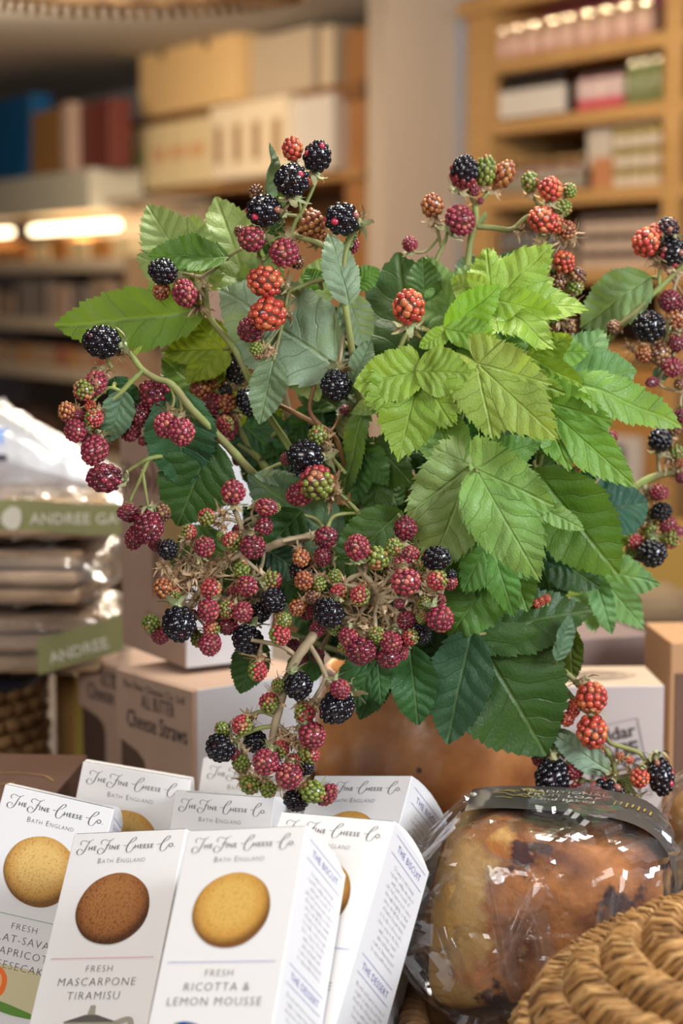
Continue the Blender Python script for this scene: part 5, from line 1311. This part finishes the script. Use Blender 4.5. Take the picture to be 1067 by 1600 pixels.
E_.leaf('L3', (584, 690), (588, 828), 120, 'D2', dz=(.02, .012), wave=.07); E_.leaf('L3', (570, 700), (552, 790), 90, (.06, .16, .03), dz=(.016, .010), wave=.07); E_.leaf('o', (600, 730), (630, 660), 60, 'DG', dz=(.03, .03))
E_.leaf('o', (460, 740), (440, 790), 60, 'DG', dz=(.03, .03)); E_.leaf('o', (500, 640), (450, 690), 60, 'DG', dz=(.04, .04))
E_.done()
# F: lower left cluster
F_ = Branch('F', 'dried bramble spray at lower left with crimson and green berries around one big black berry', .975)
F_.stem([(620, 1010, .10), (560, 900, .05), (505, 840, .012), (470, 842), (438, 848), (412, 858), (368, 869), (330, 901), (308, 930), (292, 952)], .0030, .0016, m='tan', pot=True)
F_.stem([(364, 790), (373, 812), (384, 842), (398, 862)], .0014, .0016, m='tan'); F_.stem([(349, 811), (362, 812), (374, 818)], .0011, m='tan'); F_.stem([(412, 858), (410, 880), (404, 897)], .0012, m='tan'); F_.stem([(376, 870), (396, 886), (410, 898)], .0013, m='tan')
F_.stem([(280, 866), (300, 882), (318, 892)], .0012, m='tan'); F_.stem([(394, 808), (380, 815)], .0010, m='tan'); F_.stem([(345, 890), (347, 930), (352, 940)], .0010, m='tan'); F_.stem([(300, 940), (270, 962), (250, 970)], .0011, m='tan')
berries(F_, 'C 364 768 38 a-95; C 416 792.5 38 h28 a5; G 431 793 16 z.004; W 412 823 29; M 322 808 27 a200; M 295 830 24; C 320 854 32 z-.006; M 361.7 846 29 z-.004; W 375 831 27 z.010; W 394.5 855 40 h38 a80 z-.010; G 377.5 890 26 a100; M 426 907 29 z-.004; C 386 916 32 z-.006; C 365 925 22 z.006; M 330 921 33 a80 z-.004; OB 253.7 919 31 a190; M 273 927 20; K 427 938 40 a60 z-.008; K 406.7 957 33 a110; C 325.7 954 35 a120 z-.010; M 355 953 30 z-.006; C 380 957 31 z-.010; W 356 979 34 h26 z-.002; K 279.6 975 52 h58 a80 z-.016; G 234.6 974 28 a190; W 251 992 30 z.002; M 330 982 27 z-.006; C 328 1007 35 h37 a90 z-.008; G 310 1000 24 z-.002; K 386.4 1000 48 h47 a110 z-.006; K 261.7 858.6 31 a200; G 345 838 14 n; W 300 962 20 n z.008; B 384 936 24 z.01; C 340 950 20 n z.01')
for x, y, s_ in ((349, 801, 26), (345, 822, 26), (300, 848, 28), (285, 880, 34), (270, 900, 34), (300, 905, 44), (318, 900, 40), (335, 885, 34), (357, 872, 30), (285, 925, 36), (310, 940, 30), (350, 938, 30), (375, 905, 32), (372, 940, 30), (300, 870, 26), (395, 900, 26), (255, 885, 24), (400, 930, 26), (345, 965, 24)): F_.tuft(x, y, s_)
F_.leaf('o', (404, 846), (330, 950), 96, 'DG', dz=(.03, .03)); F_.leaf('o', (360, 860), (262, 880), 110, 'D2', dz=(.02, .02)); F_.leaf('o', (404, 996), (374, 1088), 66, 'DG', dz=(.02, .02)); F_.leaf('o', (470, 800), (380, 900), 90, 'DG', dz=(.03, .03)); F_.leaf('o', (470, 900), (395, 905), 80, 'DG', dz=(.04, .04)); F_.leaf('o', (420, 860), (480, 900), 70, (.03, .07, .03), dz=(.02, .02))
F_.done()
# G: centre cluster
G_ = Branch('G', 'dried bramble spray above the pot, tan stalks radiating among many crimson berries', .968)
G_.stem([(640, 1060, .12), (630, 1000, .06), (604, 948, .01), (592, 930), (578, 908), (566, 895), (558, 878)], .0026, .0013, m='tan', pot=True)
for q in ([(592, 930), (570, 948), (556, 968), (548, 985)], [(592, 930), (612, 920), (626, 908)], [(594, 932), (630, 936), (668, 942), (692, 952)], [(592, 932), (586, 960), (588, 985)], [(566, 896), (545, 905), (530, 925)], [(590, 926), (604, 905), (620, 890)],
          [(592, 928), (560, 918), (530, 912), (500, 905)], [(594, 934), (602, 960), (612, 990)], [(596, 934), (620, 960), (640, 985)], [(556, 968), (530, 965), (515, 975)], [(600, 925), (640, 895), (672, 890)]):
    G_.stem(q, .0014, .0010, m='tan')
G_.stem([(508, 838), (470, 840), (440, 846)], .0012, m='tan')
berries(G_, 'W 509.4 839 38 h34 a-20; W 504.3 869 29 a200; OB 470.6 872 28; K 475.7 894 48 h42 z.012; OB 474 907 29 z-.004; G 498.4 912 24; G 523 899.5 22; C 558.3 855 39 h43 a-95 z-.006; M 529.6 929 31; M 562.5 931 31 a110 z-.010; K 513 957.7 50 h46 a130 z-.010; OB 464 950 27; W 479 957 24 z.008; W 495 984 24; G 523 984 20; C 544 995 31 a100 z-.008; G 538 1011 22; W 563.4 1017.6 48 h44 a100 z-.010; G 588.7 992 26 z-.008; W 571 945 22 z.012; B 487.5 932 24; W 459 1012 26 z.016; W 470 1028 23 z.016; W 496 1024 22 z.016; W 633.4 825 36 h40 z.010; G 614.8 854 26; G 590.4 871.7 36; C 641 867.5 30; C 630.8 883.5 30; G 657.8 880 23; C 634.2 909.6 47 h44 a80 z-.014; K 682.3 872.5 47 h40 a-20 z-.004; K 705 898 18 n; M 684 907 32 z-.010; C 703.4 910.5 23; C 687.4 937.5 18 h24; G 662 941.7 22; W 624 944 17; W 636 970 32 h28; K 662 993 22 h30; K 648 982 24; C 687.4 967 43 h43 a60 z-.010; G 657.8 966 18; C 610.6 1003 36 h34 a110 z-.008; M 641.8 996 26 z-.006; C 627.5 1021 22; W 605.5 1029 40 h31 a100 z-.004; C 627 1009 24')
for x, y, s_ in ((575, 920, 40), (592, 938, 44), (560, 962, 36), (548, 980, 34), (575, 980, 36), (610, 960, 34), (605, 915, 34), (640, 928, 34), (665, 925, 36), (680, 940, 30), (645, 955, 30), (600, 985, 30), (630, 980, 30), (500, 925, 34), (485, 925, 30), (540, 915, 34), (520, 905, 26), (600, 885, 28), (656, 900, 30), (520, 975, 26), (490, 880, 26), (576, 1000, 26), (540, 945, 28)): G_.tuft(x, y, s_, .002)
G_.leaf('o', (625, 800), (520, 900), 96, 'D2', dz=(.03, .02)); G_.leaf('o', (640, 1010), (654, 1140), 80, (.035, .12, .03), dz=(.02, .02), wave=.06); G_.leaf('L3', (590, 1030), (540, 1120), 84, (.05, .15, .04), dz=(.02, .016))
G_.leaf('o', (600, 1020), (560, 1130), 66, (.04, .13, .03), dz=(.03, .03)); G_.leaf('o', (560, 800), (640, 860), 70, 'DG', dz=(.04, .04)); G_.leaf('o', (600, 900), (500, 990), 100, 'XG', dz=(.05, .05)); G_.leaf('o', (640, 940), (560, 1050), 110, 'XG', dz=(.05, .05)); G_.leaf('o', (560, 900), (470, 830), 100, 'DG', dz=(.05, .05))
G_.leaf('o', (500, 1020), (445, 1072), 60, (.05, .15, .03), dz=(.03, .03))
G_.done()
# H: hanging down over the boxes
H_ = Branch('H', 'bramble spray hanging lowest at centre-left, its berries touching the biscuit boxes', .958)
H_.stem([(620, 1040, .10), (560, 980, .04), (502, 984, .012), (482, 1003), (460, 1035), (446, 1070), (436, 1105), (428, 1140), (424, 1172)], .0030, .0022, m='tan', pot=True)
H_.stem([(466, 1026), (440, 1010), (410, 1003), (392, 1000)], .0013, m='tan'); H_.stem([(484, 1008), (500, 1035), (512, 1062), (522, 1072)], .0015, m='tan'); H_.stem([(510, 1058), (498, 1080), (484, 1100)], .0012, m='tan')
H_.stem([(430, 1134), (405, 1138), (380, 1148), (362, 1156)], .0013, .0010, m='green'); H_.stem([(436, 1122), (408, 1112), (385, 1122)], .0013, m='green'); H_.stem([(424, 1170), (430, 1190), (440, 1205)], .0014, m='tan'); H_.stem([(432, 1130), (455, 1150), (475, 1165)], .0011, m='tan'); H_.stem([(424, 1172), (405, 1200), (395, 1215)], .0011, m='tan'); H_.stem([(436, 1200), (465, 1220), (485, 1232)], .0011, m='tan')
berries(H_, 'M 402.6 1049 30 h32 a100; G 434.3 1071 22; M 419.6 1098 30; K 466 1072 45 h44 a70 z-.006; K 526 1105 61 h51 a140 z-.008; C 531.7 1077 31 a60 z-.014; M 475.7 1116 33; M 378 1133 31; G 346.5 1139 24; K 343 1168.6 44 a150 z-.006; K 399 1159 36 z.012; W 364.8 1178 20 n; C 488 1149 42 h44 a60 z-.006; M 484 1178 31; C 415 1190.6 41 h42 a110 z-.012; M 439 1171 27; M 458.6 1188 24; G 375.8 1193 27; C 451.3 1212.5 42 h42 a100 z-.012; K 479.3 1199 24; G 390.4 1227 34 h28; G 419.6 1234 26; G 489 1237 41 h36 a20 z-.008; C 511 1242 28 h40 a40; K 461 1251.5 40 h32; M 437 992 33 a80; G 443.8 968.5 24; M 455 1190 20')
for x, y, s_ in ((405, 1028, 28), (440, 1068, 26), (428, 1084, 24), (358, 1140, 24), (372, 1160, 22), (380, 1180, 22), (440, 1150, 26), (455, 1158, 30), (470, 1170, 26), (492, 1105, 28), (470, 1098, 26), (380, 1215, 26), (410, 1215, 26), (440, 1225, 26), (470, 1235, 26), (430, 1185, 22), (395, 1120, 24), (470, 1140, 24), (505, 1095, 22), (460, 1225, 24), (475, 1180, 22)): H_.tuft(x, y, s_)
H_.done()
# I: lower right
I_ = Branch('I', 'bramble branch drooping over the wrapped loaf at lower right under the largest dark leaf', 1.02)
I_.stem([(760, 1090, .06), (800, 1040, .03), (850, 1040, .01), (874, 1046), (892, 1058), (905, 1072)], .0026, .0016, pot=True)
I_.stem([(862, 1060, .01), (886, 1082), (908, 1105), (938, 1128), (950, 1158), (975, 1168), (998, 1176), (1012, 1192)], .0018, .0012); I_.stem([(942, 1165), (958, 1190), (960, 1214), (958, 1232)], .0017); I_.stem([(958, 1195), (972, 1188), (984, 1178)], .0010); I_.stem([(925, 1170), (905, 1160), (893, 1172)], .0010); I_.stem([(958, 1225), (985, 1235), (998, 1245)], .0011)
berries(I_, 'O 925 1090 48 h52 a60 z-.004; O 896 1107 22 h34 a100 n; O 885 1124 24 h24 n; O 925 1143 48 h55 a90 z-.008; K 863 1218 54 h68 a95 z-.004; W 843 1185 26 n z.01; C 896 1206 32 h26; C 903 1244 42 h46 a110; KR 947 1245 62 h56 a110 z-.014; O 999.5 1216 30 h32 a100 z-.010; KR 1032 1213.6 42 h62 a80 z-.004; O 996 1265 42 h34 a90 z-.008; W 879 1250 20 n; OB 968 1181 14; O 984 1188 12; OB 936 1170 16; O 846 939 14; O 838 943 14 n; O 854 935 13 n; M 972 1236 16')
for x, y, s_ in ((960, 1215, 26), (985, 1205, 22), (1012, 1190, 22)): I_.tuft(x, y, s_, .006)
I_.leaf('o', (738, 985), (862, 1186), 214, (.042, .110, .018), dz=(-.01, -.022), fold=.10, droop=.15, wave=.028, roll=-6)
I_.leaf('o', (738, 988), (692, 1166), 112, (.045, .12, .055), dz=(-.020, -.030), fold=.2, roll=12, wave=.03)
I_.leaf('o', (736, 992), (926, 944), 112, (.042, .105, .020), dz=(-.008, -.010), fold=.1, roll=-18, wave=.03)
I_.leaf('o', (868, 1030), (898, 962), 34, 'GG', dz=(-.02, -.016), roll=40); I_.leaf('o', (892, 980), (892, 1068), 42, (.09, .14, .015), dz=(.01, .01), roll=15)
I_.leaf('o', (950, 1203), (862, 1150), 46, (.27, .38, .27), dz=(-.006, -.012), fold=.2, roll=-12); I_.leaf('o', (880, 1168), (770, 1152), 44, (.17, .27, .18), dz=(.0, .004)); I_.leaf('o', (902, 1168), (868, 1140), 30, (.17, .27, .18), dz=(.004, .0))
for k in range(9):
    a = R(20 * k - 10); I_.leaf('o', (966 + 6 * math.cos(a), 1212 + 4 * math.sin(a)), (972 + 34 * math.cos(a), 1222 + 26 * math.sin(a)), 7, (.30, .36, .16), stalk=False, roll=20)
I_.done()
# J: upper right
J_ = Branch('J', 'slender bramble branch standing upright at upper right with orange and green berries against the bookcase', 1.06)
J_.stem([(700, 760, .02), (706, 600), (720, 490), (730, 415), (736, 372), (743, 345), (742, 318)], .0022, .0018, pot=True)
J_.stem([(742, 320), (752, 312), (764, 300)], .0014); J_.stem([(742, 354), (772, 356), (800, 358), (822, 340), (846, 328)], .0016, .0013); J_.stem([(640, 520, .0), (680, 410), (692, 385), (700, 362)], .0013); J_.stem([(690, 386), (684, 362), (680, 340)], .0010); J_.stem([(800, 520, -.01), (820, 450), (833, 398), (844, 368)], .0013); J_.stem([(742, 320), (730, 298)], .0010); J_.stem([(846, 330), (870, 318), (886, 306)], .0010); J_.stem([(846, 330), (836, 312), (830, 298)], .0010)
J_.stem([(820, 560), (850, 500), (880, 460), (884, 430)], .0014, .0010)
berries(J_, 'KW 725 268.7 44 h55 a-80 z-.006; G 758.7 267 34 h52 a-85; OB 786.8 272.5 34 h50 a-60 z.004; C 741.8 297 18 n; C 751 313.7 11 n; OB 675.5 321 35 h40 a-95; C 719.3 343.7 44 h50 a-40 z-.006; C 640.6 381 24 a-90; G 828 283.7 28 h36 a-95; O 860 295 38 h40 a-90 z-.006; G 890 297 23 a-40; G 880.5 325 27 a30; O 846 343 46 h42 a190 z-.010; O 866 350 34 h32 a30 z-.006; OB 886 358.7 28; O 880.5 409.3 37 h37 a-40; B 903 432 28; G 899 448.7 28 h26; B 871 441 26; K 862 492 34 h26 z.01; B 885 512 30 z.01; W 850 515 26 z.01')
for x, y, s_ in ((744, 315, 16), (855, 320, 18), (890, 368, 34), (880, 378, 24), (860, 425, 24), (890, 475, 26), (876, 500, 26), (684, 350, 18), (846, 380, 24), (812, 360, 20)): J_.tuft(x, y, s_)
J_.leaf('o', (884, 424), (776, 402), 56, (.075, .17, .085), dz=(.01, .01)); J_.leaf('o', (722, 440), (738, 394), 40, (.16, .24, .13), dz=(.02, .02)); J_.leaf('o', (664, 470), (660, 400), 60, 'D2', dz=(-.03, -.03)); J_.leaf('o', (848, 440), (800, 428), 34, (.075, .17, .085), dz=(.01, .01))
for p_ in ((750, 352), (838, 338), (848, 382)):
    J_.leaf('o', p_, (p_[0] + 10, p_[1] - 22), 10, (.28, .36, .14), stalk=False, dz=(0, 0))
J_.done()
# N: the lone red berry in front of the big dark leaf
N_ = Branch('N', 'short bramble twig with one upright red berry in front of a broad dark leaf', 1.005)
N_.stem([(640, 760, .05), (610, 620, .012), (598, 590, .004), (604, 566), (622, 548), (634, 520), (637, 508)], .0019, .0013, pot=True)
berries(N_, 'O 638.7 479 51 h58 a-92 z-.002')
for a in (150, 20, 95, 60): N_.leaf('o', (640, 506), (640 + 36 * math.cos(R(a)), 510 + 24 * math.sin(R(a))), 8, (.42, .36, .20), stalk=False, roll=20)
N_.leaf('o', (652, 660), (620, 384), 182, (.055, .13, .022), dz=(.03, .04), wave=.05, fold=.06); N_.leaf('o', (600, 640), (572, 555), 70, 'D2', dz=(.03, .03))
N_.done()
# K: right edge
K_ = Branch('K', 'bramble branch at the right edge with dried and black berries and one pale backlit leaf', 1.075)
K_.stem([(880, 700, .03), (930, 570, .01), (962, 518), (992, 488), (1024, 456), (1062, 420), (1100, 390)], .0022, .0017, pot=True)
K_.stem([(1068, 462), (1048, 432), (1030, 406)], .0012, m='brown'); K_.stem([(1068, 500), (1050, 540), (1038, 546)], .0016, m='tan'); K_.stem([(1030, 452), (1030, 432), (1031, 420)], .0011); K_.stem([(1062, 420), (1050, 470), (1056, 520), (1050, 560)], .0013, m='tan'); K_.stem([(1050, 560), (1030, 600), (1066, 612)], .0011, m='tan')
berries(K_, 'O 1008.5 378 40 h48 a200; O 1024 362 26 n; KB 1043.5 356 35 h37 a-80; KR 1050.5 394 43 h46 a100; W 1046 470 36 h34; W 1064 478 26 n; OB 1057.5 497 32; K 1013.8 510 51 h51 a190 z-.008; OB 1006 553 28; B 1030 552 40 h36; C 1052 574 30; W 1019 597 28 h17; B 958.6 511 22; W 1056 537 26; C 1040 566 22; W 1064 650 22; B 1062 600 20')
for x, y, s_ in ((1022, 398, 30), (1030, 415, 22), (1030, 545, 36), (1042, 540, 30), (1020, 560, 24), (1052, 425, 24), (1055, 515, 28), (985, 545, 26), (1000, 560, 22)): K_.tuft(x, y, s_)
K_.leaf('o', (1014, 434), (901, 512), 96, (.20, .32, .12), dz=(0, .01), roll=10, fold=.12); K_.leaf('o', (1020, 590), (1050, 575), 26, 'GG')
K_.done()
# M: behind right, brown stalk
M_ = Branch('M', 'brown-stalked bramble twig behind the right leaves with one black and three red berries', 1.075)
M_.stem([(800, 960, .03), (860, 800, .01), (905, 725), (938, 676), (972, 622)], .0024, .0019, m='brown', pot=True)
berries(M_, 'K 926 641 43 h42 a-90; C 921.6 664.6 26; C 953 687 18 h30; C 926 727.6 20; W 912 606 12')
M_.leaf('o', (930, 628), (960, 606), 26, 'GG'); M_.leaf('o', (940, 700), (912, 760), 40, 'BD', dz=(.0, .0)); M_.leaf('o', (880, 640), (950, 600), 60, 'LG', dz=(.02, .02))
M_.done()
# R: right lower hanging
R_ = Branch('R', 'pale-stalked bramble branch on the right hanging in front of the yellow box', 1.10)
R_.stem([(800, 1010, .03), (900, 870, .01), (960, 800), (986, 768), (1010, 750), (1040, 740), (1090, 732)], .0028, .0022, m='green', pot=True)
R_.stem([(1032, 745), (1028, 720), (1030, 702), (1044, 688)], .0012, m='tan'); R_.stem([(1008, 756), (1007, 780), (1006, 800), (1002, 826)], .0013, m='tan'); R_.stem([(1007, 795), (1022, 815), (1036, 832)], .0012, m='green')
berries(R_, 'K 1031 687 38 h38 a-100 z-.004; B 1053 669 25; G 1055.5 706 24; OB 1062 722 18; C 1029.6 769 32 h26; K 1033 800 36 h30; C 1044 820 30 h26; M 1048.8 842 30; M 990 848 28; G 1019.5 834 26; G 987 863 22; K 1018.4 865 46 h44 a95 z-.010; W 993.6 876 16; W 1064 747 18; C 1060 830 18')
for x, y, s_ in ((1035, 695, 30), (1048, 715, 30), (1005, 800, 26), (1012, 825, 30), (1020, 775, 24), (1040, 800, 24), (1055, 735, 24)): R_.tuft(x, y, s_)
R_.leaf('o', (922, 800), (1018, 782), 108, (.028, .10, .06), dz=(-.03, -.02), fold=.3, roll=-14, wave=.05); R_.leaf('o', (925, 860), (998, 815), 46, 'BG', dz=(.0, .0))
R_.leaf('L3', (925, 885), (1010, 996), 128, 'HG', dz=(-.02, -.01), fold=.08); R_.leaf('o', (925, 888), (958, 998), 40, 'HG', dz=(-.024, -.02)); R_.leaf('o', (840, 920), (945, 905), 40, 'YG', dz=(-.03, -.02))
R_.done()

# leafy sprigs with lobed leaves
lg = 'leafy sprigs in the terracotta pot'
S1 = Branch('S1', 'leafy sprig with bright lobed leaves at the top right of the bouquet', 1.015, 'leafy_sprig', 'sprig', lg)
S1.stem([(700, 900, .08), (715, 700, .04), (735, 600, .02), (750, 530, .01), (758, 470)], .0022, .0015, pot=True)
S1.stem([(735, 600, .02), (700, 560, .01), (690, 520)], .0013, m='brown')
S1.leaf('L3', (712, 500), (662, 396), 118, (.20, .36, .09), dz=(.01, .02))
S1.leaf('L5', (768, 468), (916, 464), 150, 'BG', dz=(.0, -.006), roll=-30, droop=.2); S1.leaf('o', (768, 470), (702, 434), 60, 'BY', dz=(.0, .004)); S1.leaf('o', (770, 470), (868, 430), 70, 'BY', dz=(.004, .01), roll=-20); S1.leaf('o', (760, 465), (884, 496), 58, 'BG', dz=(-.004, -.01))
S1.leaf('o', (698, 516), (784, 446), 66, (.18, .36, .03), dz=(-.012, -.016), fold=.28, roll=14); S1.leaf('o', (698, 516), (784, 528), 54, (.20, .37, .04), dz=(-.012, -.02), roll=-18); S1.leaf('o', (702, 516), (656, 542), 34, 'BG', dz=(-.012, -.02))
S1.leaf('L3w', (746, 566), (850, 498), 130, 'MG', dz=(.0, .012), wave=.08); S1.leaf('o', (740, 560), (770, 480), 80, (.12, .26, .05), dz=(.008, .012), wave=.08)
S1.leaf('L3', (828, 556), (908, 602), 110, 'BG', dz=(.0, -.01), roll=20); S1.leaf('o', (826, 552), (922, 546), 62, (.17, .34, .04), dz=(.002, .002), roll=-20); S1.leaf('o', (820, 556), (880, 526), 60, (.12, .28, .03), dz=(.01, .014))
S1.done()
S2 = Branch('S2', 'leafy sprig with the broad yellow-green leaves at the centre of the bouquet', .99, 'leafy_sprig', 'sprig', lg)
S2.stem([(700, 960, .10), (706, 800, .06), (704, 700, .035), (690, 610, .012), (660, 582, .003)], .0024, .0014, pot=True)
S2.stem([(704, 700, .035), (730, 620, .015), (744, 572, .004)], .0016)
S2.leaf('L3w', (656, 578), (626, 722), 176, 'BG', dz=(.0, -.012), fold=.10, wave=.06); S2.leaf('o', (652, 580), (736, 582), 88, (.25, .39, .045), dz=(-.002, -.008), roll=-8); S2.leaf('o', (660, 578), (552, 602), 88, (.25, .39, .045), dz=(-.001, -.008), roll=8)
S2.leaf('L3w', (745, 568), (872, 694), 160, 'BY', dz=(-.002, -.022), fold=.08, wave=.05); S2.leaf('o', (748, 566), (886, 622), 58, 'BG', dz=(.006, .008), roll=20)
S2.leaf('o', (745, 570), (728, 618), 40, 'BY', dz=(-.002, -.006)); S2.leaf('L3', (690, 600), (722, 706), 90, (.05, .17, .03), dz=(.03, .03), wave=.1); S2.leaf('o', (610, 620), (550, 645), 34, 'LG', dz=(.004, .0))
S2.leaf('L3', (700, 640), (760, 720), 90, (.04, .15, .04), dz=(.04, .04), wave=.1)
S2.done()
S3 = Branch('S3', 'leafy sprig with pale puckered leaves hanging in the middle of the bouquet', .985, 'leafy_sprig', 'sprig', lg)
S3.stem([(720, 1000, .12), (740, 860, .08), (744, 780, .03), (742, 735, .006)], .0024, .0016, m='brown', pot=True)
S3.leaf('L3w', (736, 728), (672, 896), 178, 'LG', dz=(.002, -.006), wave=.09, fold=.06); S3.leaf('o', (712, 730), (668, 624), 90, (.19, .35, .07), dz=(.004, .012), wave=.07)
S3.leaf('L3n', (742, 732), (846, 894), 172, (.20, .37, .08), dz=(-.010, -.024), wave=.09, fold=.08); S3.leaf('o', (750, 734), (878, 800), 74, (.20, .37, .08), dz=(.004, .004)); S3.leaf('o', (742, 724), (850, 690), 60, (.13, .28, .05), dz=(.01, .014))
S3.leaf('L3', (764, 840), (800, 974), 116, (.12, .31, .05), dz=(.006, .0), wave=.05); S3.leaf('o', (790, 850), (826, 960), 70, (.14, .28, .05), dz=(.014, .012)); S3.leaf('o', (780, 880), (700, 1000), 110, (.10, .24, .03), dz=(.016, .012), wave=.08)
S3.leaf('o', (730, 880), (690, 960), 90, (.09, .20, .04), dz=(.02, .02), wave=.09); S3.leaf('o', (840, 790), (914, 828), 36, (.22, .38, .10), dz=(-.004, -.010))
S3.done()
S4 = Branch('S4', 'leafy sprig on the right with one long glossy leaf reaching the picture edge', 1.02, 'leafy_sprig', 'sprig', lg)
S4.stem([(760, 1000, .08), (800, 850, .05), (838, 740, .02), (856, 650, .008), (878, 604)], .0024, .0016, pot=True)
S4.leaf('L3w', (872, 612), (948, 508), 150, (.15, .30, .09), dz=(.01, .02), wave=.04, fold=.06); S4.leaf('o', (880, 596), (1074, 656), 66, (.20, .38, .06), dz=(-.002, -.010), roll=-24, fold=.22); S4.leaf('o', (880, 600), (1000, 578), 100, (.14, .29, .085), dz=(.008, .012), wave=.04)
S4.leaf('L3w', (842, 625), (984, 762), 130, (.17, .36, .045), dz=(-.006, -.016), fold=.14, wave=.06); S4.leaf('o', (846, 610), (920, 690), 80, (.10, .25, .04), dz=(.006, .004)); S4.leaf('o', (838, 640), (872, 722), 60, (.13, .29, .035), dz=(-.002, -.006))
S4.leaf('o', (838, 736), (968, 906), 142, (.095, .215, .022), dz=(.0, -.006), fold=.10, wave=.035, roll=6); S4.leaf('o', (842, 734), (906, 800), 70, (.11, .24, .03), dz=(.008, .010)); S4.leaf('o', (850, 860), (940, 920), 80, 'DG', dz=(.03, .03)); S4.leaf('o', (830, 820), (870, 960), 100, (.03, .10, .03), dz=(.03, .03))
S4.leaf('o', (860, 640), (930, 620), 50, (.09, .22, .03), dz=(.02, .02))
S4.done()
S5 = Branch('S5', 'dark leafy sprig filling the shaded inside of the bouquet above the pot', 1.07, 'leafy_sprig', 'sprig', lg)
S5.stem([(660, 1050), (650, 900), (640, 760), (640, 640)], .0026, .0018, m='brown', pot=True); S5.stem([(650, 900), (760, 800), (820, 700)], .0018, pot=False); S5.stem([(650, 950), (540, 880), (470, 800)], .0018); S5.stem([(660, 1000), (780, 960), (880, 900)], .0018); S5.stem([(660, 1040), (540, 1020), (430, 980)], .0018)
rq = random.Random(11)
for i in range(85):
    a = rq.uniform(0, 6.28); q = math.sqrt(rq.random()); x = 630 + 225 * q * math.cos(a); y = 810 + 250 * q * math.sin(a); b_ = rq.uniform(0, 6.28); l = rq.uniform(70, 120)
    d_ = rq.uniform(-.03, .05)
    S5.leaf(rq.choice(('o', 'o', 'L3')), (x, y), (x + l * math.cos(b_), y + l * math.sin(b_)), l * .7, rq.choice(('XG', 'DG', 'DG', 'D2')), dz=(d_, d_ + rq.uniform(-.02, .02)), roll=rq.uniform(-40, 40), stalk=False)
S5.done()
